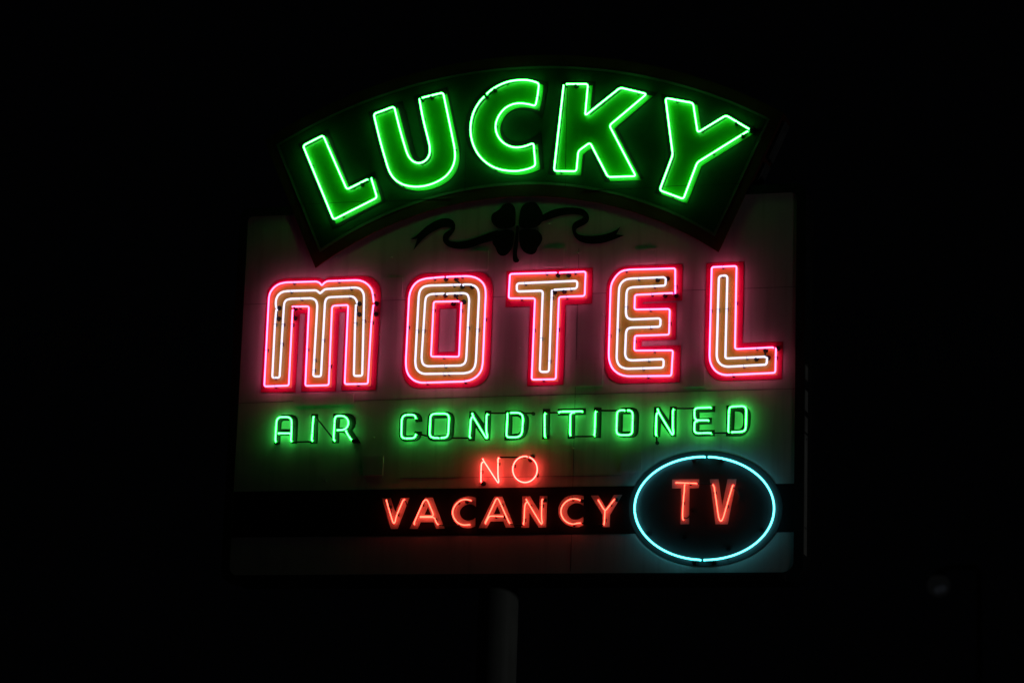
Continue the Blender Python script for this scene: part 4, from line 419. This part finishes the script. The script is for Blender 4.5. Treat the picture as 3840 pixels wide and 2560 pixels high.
{"word": "TV", "ch": "V", "d": 0.032, "tubes": [{"c": "red", "r": 0.0046, "closed": 0, "p": [[1.4513, 0.593], [1.4636, 0.5731], [1.4969, 0.3667], [1.5062, 0.344], [1.5171, 0.3415], [1.5287, 0.3634], [1.5841, 0.5624], [1.5922, 0.5862]]}], "back": [[[1.4271, 0.6286], [1.4875, 0.6289], [1.5143, 0.4489], [1.5496, 0.628], [1.6098, 0.6271], [1.554, 0.3233], [1.471, 0.3241]]], "sup": [[1.4673, 0.5312], [1.5498, 0.4435]], "hou": [], "jump": [[[[1.5908, 0.5715], [1.6102, 0.5533], [1.6286, 0.5292], [1.6302, 0.4993], [1.6202, 0.4816]], 0.012]]}], "ring": {"d": 0.031, "r": 0.0077, "tubes": [[[1.417, 0.777], [1.4514, 0.7743], [1.4854, 0.7697], [1.519, 0.7633], [1.5519, 0.7552], [1.584, 0.7454], [1.6151, 0.734], [1.645, 0.7209], [1.6735, 0.7064], [1.7006, 0.6904], [1.7261, 0.6731], [1.7499, 0.6546], [1.7718, 0.6348], [1.7918, 0.6141], [1.8097, 0.5924], [1.8254, 0.5698], [1.8389, 0.5466], [1.8502, 0.5227], [1.859, 0.4984], [1.8655, 0.4737], [1.8695, 0.4488], [1.8711, 0.4239], [1.8703, 0.3989], [1.867, 0.3742], [1.8613, 0.3497], [1.8532, 0.3256], [1.8428, 0.3021], [1.8301, 0.2792], [1.8151, 0.2572], [1.798, 0.2359], [1.7788, 0.2157], [1.7577, 0.1966], [1.7346, 0.1787], [1.7099, 0.162], [1.6835, 0.1468], [1.6556, 0.133], [1.6264, 0.1207], [1.596, 0.1099], [1.5645, 0.1009], [1.5322, 0.0935], [1.4991, 0.0878], [1.4655, 0.084], [1.4315, 0.0818], [1.3973, 0.0815]], [[1.3784, 0.0821], [1.3443, 0.0846], [1.3105, 0.0889], [1.2771, 0.0949], [1.2443, 0.1027], [1.2122, 0.1121], [1.1811, 0.1232], [1.1511, 0.1359], [1.1223, 0.1501], [1.0949, 0.1658], [1.0691, 0.1829], [1.0449, 0.2012], [1.0226, 0.2208], [1.0022, 0.2415], [0.9838, 0.2631], [0.9676, 0.2857], [0.9536, 0.309], [0.9419, 0.3329], [0.9326, 0.3574], [0.9257, 0.3823], [0.9213, 0.4074], [0.9194, 0.4326], [0.92, 0.4579], [0.923, 0.483], [0.9286, 0.5078], [0.9366, 0.5322], [0.9471, 0.5561], [0.9599, 0.5793], [0.975, 0.6017], [0.9923, 0.6233], [1.0117, 0.6438], [1.0332, 0.6631], [1.0566, 0.6813], [1.0817, 0.6981], [1.1085, 0.7135], [1.1368, 0.7274], [1.1665, 0.7397], [1.1973, 0.7504], [1.2292, 0.7594], [1.2619, 0.7666], [1.2953, 0.7721], [1.3292, 0.7758], [1.3635, 0.7777], [1.3979, 0.7778]]], "sup": [[1.6296, 0.7324], [0.9198, 0.4122], [1.1905, 0.1137], [1.8711, 0.3687], [1.5575, 0.0994]], "hou": [[1.316, 0.7572], [1.508, 0.7539], [1.329, 0.0709], [1.4672, 0.07]]}, "sockets": [[1.3119, 0.4196], [1.0104, 0.264], [1.2643, 0.2378], [1.5624, 0.1569], [1.786, 0.2824]], "oval": [[1.3955, 0.823], [1.4416, 0.8207], [1.4874, 0.8154], [1.5324, 0.8072], [1.5763, 0.796], [1.6189, 0.7822], [1.6597, 0.7656], [1.6985, 0.7466], [1.735, 0.7252], [1.7689, 0.7015], [1.8, 0.6759], [1.828, 0.6484], [1.8527, 0.6193], [1.874, 0.5888], [1.8916, 0.5572], [1.9056, 0.5246], [1.9157, 0.4913], [1.922, 0.4577], [1.9243, 0.4238], [1.9226, 0.39], [1.9171, 0.3566], [1.9076, 0.3237], [1.8944, 0.2916], [1.8774, 0.2606], [1.8568, 0.2309], [1.8329, 0.2026], [1.8056, 0.1761], [1.7753, 0.1515], [1.7422, 0.1289], [1.7065, 0.1087], [1.6685, 0.0908], [1.6284, 0.0755], [1.5866, 0.0629], [1.5433, 0.053], [1.4989, 0.0459], [1.4538, 0.0418], [1.4081, 0.0406], [1.3624, 0.0423], [1.3169, 0.047], [1.2719, 0.0546], [1.2279, 0.065], [1.1851, 0.0783], [1.144, 0.0942], [1.1047, 0.1128], [1.0676, 0.1337], [1.033, 0.157], [1.0011, 0.1824], [0.9723, 0.2097], [0.9467, 0.2388], [0.9246, 0.2694], [0.906, 0.3012], [0.8913, 0.334], [0.8805, 0.3677], [0.8736, 0.4018], [0.8708, 0.4362], [0.8721, 0.4706], [0.8774, 0.5047], [0.8867, 0.5382], [0.9001, 0.5709], [0.9173, 0.6025], [0.9382, 0.6329], [0.9626, 0.6616], [0.9905, 0.6886], [1.0215, 0.7136], [1.0554, 0.7364], [1.0919, 0.7568], [1.1308, 0.7747], [1.1718, 0.7899], [1.2144, 0.8024], [1.2585, 0.812], [1.3036, 0.8187], [1.3494, 0.8223]], "clover": [[[0.0113, 2.4452, 99], [-0.0416, 2.4238, 99], [-0.1013, 2.4263, 99], [-0.1392, 2.4456, 99], [-0.1651, 2.4822, 99], [-0.1693, 2.5158, 99], [-0.1574, 2.5412, 99], [-0.1243, 2.5583, 99], [-0.1025, 2.5758, 99], [-0.0884, 2.5989, 99], [-0.0552, 2.613, 99], [-0.0215, 2.6071, 99], [0.0017, 2.5823, 99], [0.0104, 2.5413, 99], [0.0099, 2.4895, 99]], [[0.0345, 2.4405, 99], [0.0389, 2.5105, 99], [0.0467, 2.5693, 99], [0.068, 2.6016, 99], [0.1159, 2.6128, 99], [0.157, 2.605, 99], [0.1801, 2.5744, 99], [0.1957, 2.5479, 99], [0.2092, 2.5178, 99], [0.209, 2.4736, 99], [0.1878, 2.4414, 99], [0.1441, 2.4212, 99], [0.0774, 2.4188, 99]], [[0.0073, 2.4085, 99], [0.0017, 2.3497, 99], [-0.0041, 2.2984, 99], [-0.0249, 2.2551, 99], [-0.0576, 2.2307, 99], [-0.0873, 2.2304, 99], [-0.1102, 2.2475, 99], [-0.1222, 2.2737, 99], [-0.1304, 2.2961, 99], [-0.1498, 2.319, 99], [-0.1548, 2.3561, 99], [-0.1446, 2.3852, 99], [-0.1156, 2.4099, 99], [-0.049, 2.4219, 99]], [[0.0393, 2.4034, 99], [0.0553, 2.4168, 99], [0.1368, 2.4163, 99], [0.1741, 2.4052, 99], [0.2047, 2.3708, 99], [0.2108, 2.3412, 99], [0.1992, 2.3087, 99], [0.1778, 2.2838, 99], [0.1713, 2.2548, 99], [0.1498, 2.2321, 99], [0.1165, 2.2334, 99], [0.079, 2.2511, 99], [0.0519, 2.2889, 99], [0.0413, 2.3408, 99]]], "clover_stem": [[0.015, 2.445, 99], [0.0358, 2.4441, 99], [0.0338, 2.3926, 99], [0.0329, 2.3043, 99], [0.0273, 2.2457, 99], [0.032, 2.2162, 99], [0.0475, 2.1936, 99], [0.0405, 2.1807, 99], [0.0183, 2.1786, 99], [0.0032, 2.188, 99], [-0.0014, 2.2175, 99], [0.0004, 2.2762, 99], [0.0114, 2.3493, 99], [0.0164, 2.4007, 99]], "ribbon": [[[-0.758, 2.377], [-0.7084, 2.4085, 99], [-0.6588, 2.4586, 99], [-0.5923, 2.5005, 99], [-0.5326, 2.5218, 99], [-0.4797, 2.5202, 99], [-0.445, 2.5016, 99], [-0.4303, 2.4713, 99], [-0.4312, 2.4342, 99], [-0.449, 2.4052, 99], [-0.4744, 2.3803, 99], [-0.4797, 2.362, 99], [-0.4582, 2.35, 99], [-0.4053, 2.3441, 99], [-0.3379, 2.3503, 99], [-0.2638, 2.3717, 99], [-0.1825, 2.4016, 99], [-0.1159, 2.4173], [-0.0956, 2.3685], [-0.1581, 2.343, 99], [-0.2322, 2.326, 99], [-0.3061, 2.2994, 99], [-0.3808, 2.2913, 99], [-0.4412, 2.2996, 99], [-0.4871, 2.3178, 99], [-0.5146, 2.3485, 99], [-0.5211, 2.3785, 99], [-0.5131, 2.4079, 99], [-0.4838, 2.4289, 99], [-0.4616, 2.4414, 99], [-0.4583, 2.4524, 99], [-0.4848, 2.4572, 99], [-0.5375, 2.4535, 99], [-0.5822, 2.4345, 99], [-0.6265, 2.4088, 99], [-0.6633, 2.3806, 99], [-0.6996, 2.3411, 99], [-0.7335, 2.2994], [-0.7072, 2.3802]], [[0.2005, 2.5108], [0.2223, 2.5246, 99], [0.2807, 2.5501, 99], [0.3541, 2.5616, 99], [0.4277, 2.5598, 99], [0.4867, 2.5498, 99], [0.524, 2.5261, 99], [0.5433, 2.4886, 99], [0.5405, 2.4558, 99], [0.5191, 2.4347, 99], [0.4829, 2.4179, 99], [0.4539, 2.406, 99], [0.4471, 2.3865, 99], [0.4623, 2.3675, 99], [0.4993, 2.3528, 99], [0.5652, 2.3472, 99], [0.6381, 2.3515, 99], [0.696, 2.3652, 99], [0.7464, 2.3864, 99], [0.7677, 2.4059], [0.7399, 2.3524], [0.7946, 2.3429], [0.7263, 2.3165, 99], [0.6541, 2.294, 99], [0.5813, 2.2896, 99], [0.5227, 2.2956, 99], [0.471, 2.316, 99], [0.4446, 2.3426, 99], [0.4252, 2.3837, 99], [0.4205, 2.4206, 99], [0.4308, 2.4458, 99], [0.4597, 2.4629, 99], [0.496, 2.4775, 99], [0.503, 2.4889, 99], [0.4807, 2.5024, 99], [0.429, 2.5119, 99], [0.3703, 2.5094, 99], [0.3117, 2.4987, 99], [0.2459, 2.4779, 99], [0.2019, 2.4666]]], "arc": {"line_top": [-0.00106320538933654, -0.047458836392560766, 3.6529113041033288], "line_bot": [-0.010066663880876002, 0.13338356394256756, 2.6048361217594382], "out_top": [0.001791280280183613, -0.027902110794095103, 3.71513474394199], "out_bot": [-0.005185484372287418, 0.09429412396493064, 2.5600481564023956]}, "patches": [[[-0.9529, 2.1051], [-0.8045, 2.1027], [-0.8025, 1.9635], [-0.9522, 1.9665]], [[-0.3249, 2.2724], [-0.1791, 2.2725], [-0.1781, 2.1356], [-0.3237, 2.1359]], [[0.4679, 1.4707], [0.6691, 1.4673], [0.6678, 1.2847], [0.4694, 1.2847]], [[0.2236, 2.2727], [0.3693, 2.2706], [0.3694, 2.1355], [0.2262, 2.1373]], [[0.8749, 2.2396], [1.0205, 2.241], [1.0191, 2.1363], [0.875, 2.1367]], [[1.2362, 1.4035], [1.3811, 1.4031], [1.3798, 1.2621], [1.2352, 1.2622]], [[-1.044, 0.8292], [-0.892, 0.8288], [-0.8936, 0.692], [-1.0377, 0.6913]], [[0.8046, 0.8275], [0.9555, 0.8297], [0.9542, 0.6901], [0.8047, 0.6876]], [[-1.5768, 1.2832], [-1.1308, 1.2798], [-1.1346, 1.1972], [-1.5698, 1.1973]]], "seams": [[[-2.0329, 1.9472], [-0.622, 1.9383]], [[-0.622, 1.9383], [0.7285, 1.9373]], [[0.7285, 1.9373], [1.9972, 1.9356]], [[-1.9963, 1.2257], [-1.5842, 1.2316]], [[-1.1247, 1.2248], [0.1779, 1.2319]], [[0.1779, 1.2319], [1.9961, 1.2341]], [[-0.7659, 0.6678], [0.8146, 0.6643]], [[0.4749, 2.2656], [0.4761, 1.2285]], [[0.4761, 1.2285], [0.4772, 0.0159]]], "archseams": [[[-1.6583, 2.6688], [-0.4527, 2.66]], [[0.4814, 2.6716], [1.6049, 2.6729]], [[-1.0828, 3.2153], [-1.0741, 2.6605]], [[-0.3726, 3.2763], [-0.3657, 2.7067]], [[0.367, 3.4709], [0.3687, 2.7115]], [[1.0755, 2.9468], [1.072, 2.6406]]], "letterseams": [[[-1.3955, 2.667], [-1.0001, 2.6651]], [[1.0751, 2.6748], [1.252, 2.6742]], [[0.3639, 3.4416], [0.3674, 2.8276]]], "screws": [[-1.3136, 2.2682], [-0.8922, 2.2518], [0.0699, 1.5657], [0.2586, 2.4468], [0.3794, 2.3937], [-0.9705, 0.9594], [0.4731, 1.2007], [0.4702, 2.2276], [0.473, 0.8575], [-1.3119, 0.6571], [-0.9574, 1.6933], [-0.9641, 1.7994], [-0.9518, 1.5204], [-0.9514, 1.645], [0.6622, 1.7851]], "band": [[-1.9988, 0.591], [1.9983, 0.5923], [1.9994, 0.2671], [-2.0065, 0.2666]], "dirt": []}''')

# ------------------------------------------------------------------ the sign: pole, cabinet, arch
sign = empty('motel_sign', (0, 0, 0), 'tall motel roadside sign on a grey pole with arched top and white face panel', 'sign')
def S(name, loops, front, back, mat, parent=None):
    """A plate of the sign, lifted to its real height."""
    return plate(name, [[(p[0], p[1] + LIFT) for p in lp] for lp in loops], front, back, parent or sign, mat)

H = 2.596
OUT = rrect(-2.063, -0.062, 2.063, H + 0.06, (0.07, 0.07, 0.11, 0.11))
FACE = rrect(-2.0, 0.0, 2.0, H, (0.035, 0.035, 0.06, 0.075))
def bump(lp, x, z):                          # the face runs up behind the arch in the middle
    k = max(i for i in range(len(lp)) if lp[i][0] > 0 and lp[i][1] > H * 0.9)
    zt = lp[k][1]
    return lp[:k + 1] + [(x + 0.25, zt), (x, z), (-x, z), (-x - 0.25, zt)] + lp[k + 1:]
OUT = bump(OUT, 0.72, 2.78)
FACE = bump(FACE, 0.62, 2.72)
body = S('cabinet', [OUT], 0.012, 0.29, M_BODY)
S('face_frame', [OUT, FACE], -0.007, 0.0115, M_FRAME)
face = S('face_panel', [[(x * 0.9995, z) for x, z in FACE]], 0.0, 0.0118, M_WHITE)

m = MB()
m.box((-1.98, -0.05, -0.0605 + LIFT), (1.95, -0.0075, -0.02 + LIFT))  # added lip that blocks tube light from reaching the pole
m.build('light_baffle', sign, [M_FRAME], smooth=False)

# right-hand return of the cabinet: a worn metal edge strip
for z0, z1 in ((0.12, 0.30), (0.304, 0.93), (0.945, 1.05), (1.09, 1.23), (1.30, 1.40)):
    m = MB()
    m.box((2.0632, 0.004, z0 + LIFT), (2.0665, 0.115, z1 + LIFT))
    m.build('side_trim', sign, [M_SIDE], smooth=False)
for z in (0.3, 0.9, 1.3, 1.41, 1.72, 2.1):
    m = MB()
    m.sweep([(2.066, 0.06, z + LIFT), (2.072, 0.06, z + LIFT)], 0.008, 8, 0, 'flat')
    m.build('side_bolt', sign, [M_SCREW])

# arch, from the circles its edges follow
def arc_pts(c, xr, n=48):
    cx, cz, r = c
    return [(x, cz + math.sqrt(r * r - (x - cx) ** 2)) for x in [-xr + 2 * xr * k / n for k in range(n + 1)]]
A = DATA['arc']
for k in A:
    A[k][0] = 0.0
outer = arc_pts(A['out_top'], 1.905) + list(reversed(arc_pts(A['out_bot'], 1.463)))
l_out = arc_pts(A['line_top'], 1.812) + list(reversed(arc_pts(A['line_bot'], 1.436)))
def inset(p, e):
    return [(v.x, v.y) for v in offset([Vector(q) for q in p], -e)]
l_in = inset(l_out, 0.019)
S('arch_cabinet', [outer], -0.009, 0.245, M_BORDER)
S('arch_border_line', [l_out, l_in], -0.011, -0.0085, M_LINE)
S('arch_field', [inset(l_in, 0.0006)], -0.0115, -0.0085, M_FIELD)
def strip(m, a, b, w, y0, y1):
    a, b = V2(a), V2(b)
    d = (b - a).normalized()
    nn = Vector((-d.y, d.x)) * (w / 2)
    base = len(m.v)
    for y in (y0, y1):
        for q in (a - nn, b - nn, b + nn, a + nn):
            m.v.append(Vector((q.x, y, q.y + LIFT)))
    for q in ((0, 1, 2, 3), (7, 6, 5, 4), (0, 4, 5, 1), (1, 5, 6, 2), (2, 6, 7, 3), (3, 7, 4, 0)):
        m.f.append(tuple(base + i for i in q))
        m.m.append(0)
for seams, y0, y1 in ((DATA['archseams'], -0.0122, -0.0100), (DATA['letterseams'], -0.0178, -0.0150)):
    for a, b in seams:
        m = MB()
        strip(m, a, b, 0.003, y0, y1)
        m.build('arch_seam', sign, [M_BLACK], smooth=False)

# arch return (the end wall of the arch seen at the right) has lighter strips
for (a, b) in (((1.905, 3.12), (1.79, 2.86)), ((1.775, 2.83), (1.70, 2.67))):
    m = MB()
    d = (V2(b) - V2(a)).normalized()
    nn = Vector((-d.y, d.x)) * 0.004
    base = len(m.v)
    for y in (0.04, 0.2):
        for q in (V2(a), V2(b), V2(b) + nn, V2(a) + nn):
            m.v.append(Vector((q.x, y, q.y + LIFT)))
    for q in ((0, 1, 2, 3), (7, 6, 5, 4), (0, 4, 5, 1), (1, 5, 6, 2), (2, 6, 7, 3), (3, 7, 4, 0)):
        m.f.append(tuple(base + i for i in q))
        m.m.append(0)
    m.build('arch_side_trim', sign, [M_TRIM], smooth=False)

# sheets of the face: seams, access plates, rivets
for a, b in DATA['seams']:
    m = MB()
    strip(m, a, b, 0.0028, -0.0012, 0.004)
    m.build('face_seam', sign, [M_SEAM], smooth=False)
for p in DATA['patches']:
    S('access_plate', [p], -0.0055, 0.003, M_PATCH)
for x, z in DATA['screws']:
    m = MB()
    m.sweep([(x, 0.0, z + LIFT), (x, -0.004, z + LIFT)], 0.0055, 8)
    m.build('rivet', sign, [M_SCREW])

# black band and oval
b = DATA['band']
zb0, zb1 = (b[2][1] + b[3][1]) / 2, (b[0][1] + b[1][1]) / 2
S('black_band', [[(-1.9985, zb0), (1.9985, zb0), (1.9985, zb1), (-1.9985, zb1)]], -0.002, 0.004, M_BAND)
S('oval_panel', [fillet(DATA['oval'], True)], -0.004, 0.003, M_OVAL)
for x, z in DATA['sockets']:
    m = MB()
    m.sweep([(x, -0.003, z + LIFT), (x, -0.012, z + LIFT)], 0.0185, 16, 0, 'flat')
    m.sweep([(x, -0.012, z + LIFT), (x, -0.014, z + LIFT)], 0.011, 14, 1, 'flat')
    m.build('tube_socket', sign, [M_BODY, M_BLACK])

# clover emblem with its ribbon: painted sheet
for r_ in DATA['ribbon']:
    S('emblem_ribbon', [fillet(r_, True, sharp=True)], -0.0015, 0.002, M_CLOVER)
for l_ in DATA['clover']:
    S('clover_leaf', [fillet(l_, True)], -0.0025, 0.002, M_CLOVER)
S('clover_stem', [fillet(DATA['clover_stem'], True)], -0.0032, 0.002, M_CLOVER)

# pole
PX, PY, PR = -0.073, 0.16, 0.139
m = MB()
m.sweep([(PX, PY, 0.0), (PX, PY, LIFT - 0.055)], PR, 48, 0, 'flat')
pole = m.build('pole', sign, [M_POLE])
# ------------------------------------------------------------------ neon letters
AC_LABEL = {1: 'small green neon letter A starting the word AIR under the M of MOTEL',
            2: 'small green neon letter I in the middle of the word AIR',
            3: 'small green neon letter R ending the word AIR',
            4: 'small green neon letter C starting the word CONDITIONED',
            5: 'small green neon letter O right after the C of CONDITIONED',
            6: 'small green neon letter N between O and D in CONDITIONED',
            7: 'small green neon letter D between N and I in CONDITIONED',
            8: 'small green neon letter I between D and T in CONDITIONED',
            9: 'small green neon letter T in the middle of CONDITIONED',
            10: 'small green neon letter I between T and O in CONDITIONED',
            11: 'small green neon letter O between I and N in CONDITIONED',
            13: 'small green neon letter E of CONDITIONED above the cyan oval',
            14: 'small green neon letter D ending the word CONDITIONED above the cyan oval'}
AC_LABEL[12] = 'small green neon letter N of CONDITIONED with a black insulator hanging below'
VA_LABEL = {1: 'red neon letter V on white paint starting the word VACANCY',
            2: 'red neon letter A after the V of VACANCY, with doubled crossbar tube',
            3: 'red neon letter C between the two A letters of VACANCY',
            4: 'red neon letter A before the N of VACANCY, with single crossbar tube',
            5: 'red neon letter N on white paint in VACANCY, below the NO',
            6: 'red neon letter C of VACANCY between N and Y',
            7: 'red neon letter Y ending VACANCY, grey unlit tip beside the cyan oval'}
def label_of(L):
    w, ch = L['word'], L['ch']
    if w == 'LUCKY':
        return 'large green neon outline letter %s of the arched word LUCKY' % ch, 'large green letters on the arch'
    if w == 'MOTEL':
        return 'large pink and white neon letter %s of MOTEL on crimson and mustard paint' % ch, 'large pink and white letters in the middle'
    if w == 'AIR CONDITIONED':
        return AC_LABEL[L['pos']], 'small green letters below the pink word'
    if w == 'NO':
        return ('thin red neon letter N of NO, bare on the white face' if ch == 'N' else
                'round red neon letter O of NO, bare on the white face'), 'red letters of the lit word NO'
    if w == 'VACANCY':
        return VA_LABEL[L['pos']], 'red letters on the black band'
    return ('narrow red neon letter T inside the cyan neon oval' if ch == 'T' else
            'narrow red neon letter V inside the cyan neon oval'), 'red letters inside the oval'

def tube_path(p2, d, closed=False, dip=0.014, trim=0.006):
    pts = [Vector((q.x, -d, q.y + LIFT)) for q in p2]
    if dip and not closed:                   # the glass turns back toward the sign at both ends
        a0 = (pts[0] - pts[1]).normalized()
        a1 = (pts[-1] - pts[-2]).normalized()
        pts[0] = pts[0] - a0 * min(trim, (pts[0] - pts[1]).length * 0.6)
        pts[-1] = pts[-1] - a1 * min(trim, (pts[-1] - pts[-2]).length * 0.6)
        pts = [pts[0] + a0 * 0.002 + Vector((0, dip, 0)), pts[0] + a0 * 0.001 + Vector((0, dip * 0.4, 0))] + pts + \
              [pts[-1] + a1 * 0.001 + Vector((0, dip * 0.4, 0)), pts[-1] + a1 * 0.002 + Vector((0, dip, 0))]
    return pts

def nearest(p, path):
    best = None
    p = Vector((p[0], 0, p[1] + LIFT))
    for a, b in zip(path, path[1:]):
        a2, b2 = Vector((a.x, 0, a.z)), Vector((b.x, 0, b.z))
        d = b2 - a2
        if d.length < 1e-6:
            continue
        t = max(0.0, min(1.0, (p - a2).dot(d) / d.length_squared))
        q = a2 + d * t
        dist = (q - p).length
        if best is None or dist < best[0]:
            best = (dist, q, d.normalized())
    return best

def add_support(p, tubes, d, base, org):
    """A glass post from the sign to the tube, a wire loop round the tube and a small metal foot."""
    bst = None
    for path, ob, r in tubes:
        n = nearest(p, path)
        if bst is None or n[0] < bst[0][0]:
            bst = (n, ob, r)
    (dist, q, t), ob, r = bst
    m = MB()
    c = Vector((q.x, -d, q.z))
    foot = Vector((q.x, -base, q.z))
    side = Vector((t.z, 0, -t.x))
    m.sweep([foot, Vector((q.x, -d + r * 0.9, q.z))], 0.0045, 8, 0, 'flat')
    m.box((foot.x - 0.007, foot.y - 0.007, foot.z - 0.012), (foot.x + 0.007, foot.y + 0.0004, foot.z + 0.012))
    ringp = [c + (side * COS(a) + Vector((0, 1, 0)) * SIN(a)) * (r + 0.0007) for a in [2 * math.pi * k / 12 for k in range(13)]]
    m.sweep(ringp, 0.0011, 5, 0, 'flat')
    m.build('tube_support', ob, [M_CLIP], org)

def make_tube(name, p2, d, r, col, parent, org, closed=False, dip=0.014):
    path = tube_path(p2, d, closed, dip)
    m = MB()
    m.sweep(path, r, 10, 0)
    if col != 'white':
        m.sweep(path, r * 0.75, 8, 1)
    if col == 'white':
        return path, m.build(name, parent, [M_WHITETUBE], org)
    ms, mc = GLOW[col]
    return path, m.build(name, parent, [ms, mc], org)

M_WHITETUBE = bpy.data.materials.new("white_neon_coated")
M_WHITETUBE.use_nodes = True
_nt = M_WHITETUBE.node_tree
_nt.nodes.remove(_nt.nodes["Principled BSDF"])
_em = _nt.nodes.new("ShaderNodeEmission")
_em.inputs["Color"].default_value = (1.12, 1.06, 1.35, 1)
_nt.links.new(_em.outputs[0], _nt.nodes["Material Output"].inputs["Surface"])

def add_housing(x, z, ends, base, parent, org, rad=0.0165):
    m = MB()
    y0 = -base
    m.sweep([(x, y0 + 0.001, z + LIFT), (x, y0 - 0.013, z + LIFT)], rad, 16, 0, 'flat', rad * 0.9)
    m.sweep([(x, y0 - 0.013, z + LIFT), (x, y0 - 0.022, z + LIFT)], rad * 0.62, 12, 0)
    if ends:
        e = min(ends, key=lambda q: (q.x - x) ** 2 + (q.z - z - LIFT) ** 2)
        b = Vector((x, y0 - 0.02, z + LIFT))
        s = e + Vector((0, 0.004, 0))
        mid = Vector((e.x, min(e.y + 0.02, y0 - 0.02), e.z))
        m.sweep([s, mid, Vector((x, (mid.y + b.y) / 2, z + LIFT)), b], 0.0055, 8, 0)
    m.build('electrode_housing', parent, [M_RUBBER], org)

for L in DATA['letters']:
    word, d = L['word'], L['d']
    allp = [q for t in L['tubes'] for q in t['p']] + (L['back'][0] if L['back'] else [])
    x0 = (min(q[0] for q in allp) + max(q[0] for q in allp)) / 2
    z0 = min(q[1] for q in allp)
    lab, grp = label_of(L)
    org = Vector((x0, 0, z0 + LIFT))
    t_ = empty('neon_letter', org, lab, 'neon letter', grp)
    o2 = (x0, z0)                            # plates are given in sign metres
    def LP(name, loops, front, back, mat, parent=None):
        return plate(name, [[(p[0], p[1]) for p in lp] for lp in loops], front, back, parent or t_, mat, o2)
    if word == 'LUCKY':
        base = 0.0175
        bo = LP('painted_outline', [fillet(L['back'][0], True, sharp=True)], -0.0145, -0.0110, M_BLACK)
        f_ = L['fill']
        f_[0][2] = f_[-1][2] = 0
        LP('painted_fill', [offset(fillet(f_, True, sharp=True), 0.009)], -0.0172, -0.0140, M_GREEN, bo)
    elif word == 'MOTEL':
        base = 0.0065
        bo = LP('painted_outline', [fillet(q, True, sharp=True) for q in L['back']], -0.0038, 0.002, M_RED)
        inner = [fillet(L['inner'], True, sharp=True)]
        if 'innerhole' in L:
            inner.append(fillet(L['innerhole'], True, sharp=True))
        LP('painted_fill', inner, -0.0062, -0.0030, M_YELLOW, bo)
    elif L['back']:
        mt = M_BLACK if word == 'AIR CONDITIONED' else M_LETTERWHITE
        ft = {'AIR CONDITIONED': -0.0025, 'VACANCY': -0.0042, 'TV': -0.0062}[word]
        base = -ft + 0.0004
        LP('painted_letter', [fillet(q, True, sharp=True) for q in L['back']], ft, ft + 0.0028, mt)
    else:
        base = 0.0015
    tubes, ends = [], []
    for t in L['tubes']:
        p2 = fillet(t['p'], False)
        path, ob = make_tube('neon_tube', p2, d, t['r'], {'NO': 'scarlet', 'LUCKY': 'mint'}.get(word, t['c']), t_, org)
        tubes.append((path, ob, t['r']))
        ends += [path[0], path[-1]]
    for s in L['sup']:
        add_support(s, tubes, d, base, org)
    big = word in ('LUCKY', 'MOTEL', 'NO')
    for h in L['hou']:
        add_housing(h[0], h[1], ends, base, t_, org, 0.0175 if big else 0.0135)
    for p, dj in L['jump']:
        m = MB()
        q = fillet(p, False)
        pts = [Vector((v.x, -dj, v.y + LIFT)) for v in q]
        m.sweep(pts, 0.0062 if word in ('AIR CONDITIONED', 'NO') else 0.0042, 8, 0)
        m.build('jumper_cable', t_, [M_CABLE], org)

# cyan ring round TV
Rg = DATA['ring']
xs = [q for t in Rg['tubes'] for q in t]
org = Vector(((min(q[0] for q in xs) + max(q[0] for q in xs)) / 2, 0, min(q[1] for q in xs) + LIFT))
ring = empty('neon_ring', org, 'cyan neon oval ring made of two half tubes around TV', 'neon ring')
tubes, ends = [], []
for t in Rg['tubes']:
    path, ob = make_tube('neon_tube', fillet(t, False), Rg['d'], Rg['r'], 'cyan', ring, org)
    tubes.append((path, ob, Rg['r']))
    ends += [path[0], path[-1]]
for s in Rg['sup']:
    add_support(s, tubes, Rg['d'], 0.0045, org)
for h in Rg['hou']:
    add_housing(h[0], h[1], ends, 0.0045, ring, org, 0.0165)

# a dim lamp far behind the sign, out of focus
lx, ly, lz = -2.39, 42.7, 9.2
far = empty('street_lamp', (lx, ly, 0), 'faint distant street lamp glimmering in the dark right of the pole', 'street lamp')
m = MB()
m.sweep([(0.9, 0, 0), (0.9, 0, lz + 0.3), (0.8, 0, lz + 0.42), (0.3, 0, lz + 0.42), (0.0, 0, lz + 0.33)], 0.06, 10)
m.build('lamp_post', far, [M_BODY])
m = MB()
m.sweep([(0, 0, lz + 0.22), (0, 0, lz + 0.34)], 0.16, 20, 0, 'flat', 0.08)
m.build('lamp_cap', far, [M_BODY])
def dim(name, col):
    mt = bpy.data.materials.new(name)
    mt.use_nodes = True
    nt = mt.node_tree
    nt.nodes.remove(nt.nodes["Principled BSDF"])
    em = nt.nodes.new("ShaderNodeEmission")
    em.inputs["Color"].default_value = (*col, 1)
    nt.links.new(em.outputs[0], nt.nodes["Material Output"].inputs["Surface"])
    return mt
bm_ = MB()
bm_.sweep([(0, 0, lz - 0.26 + 0.52 * k / 12) for k in range(13)], 0.26, 20, 0, 'flat')
for i_, v in enumerate(bm_.v):               # turn the stack of rings into a globe
    h = max(-1.0, min(1.0, (v.z - lz) / 0.26))
    s_ = math.sqrt(max(0.0, 1 - h * h))
    v.x, v.y = v.x * s_, v.y * s_
bm_.build('lamp_globe', far, [dim("dim_globe", (0.0016, 0.0017, 0.0018))])
m = MB()
m.sweep([(0.0, -0.26, lz - 0.13), (0.13, -0.24, lz - 0.09)], 0.075, 14, 0)
m.build('lamp_bulb', far, [dim("dim_bulb", (0.0046, 0.0052, 0.0064))])
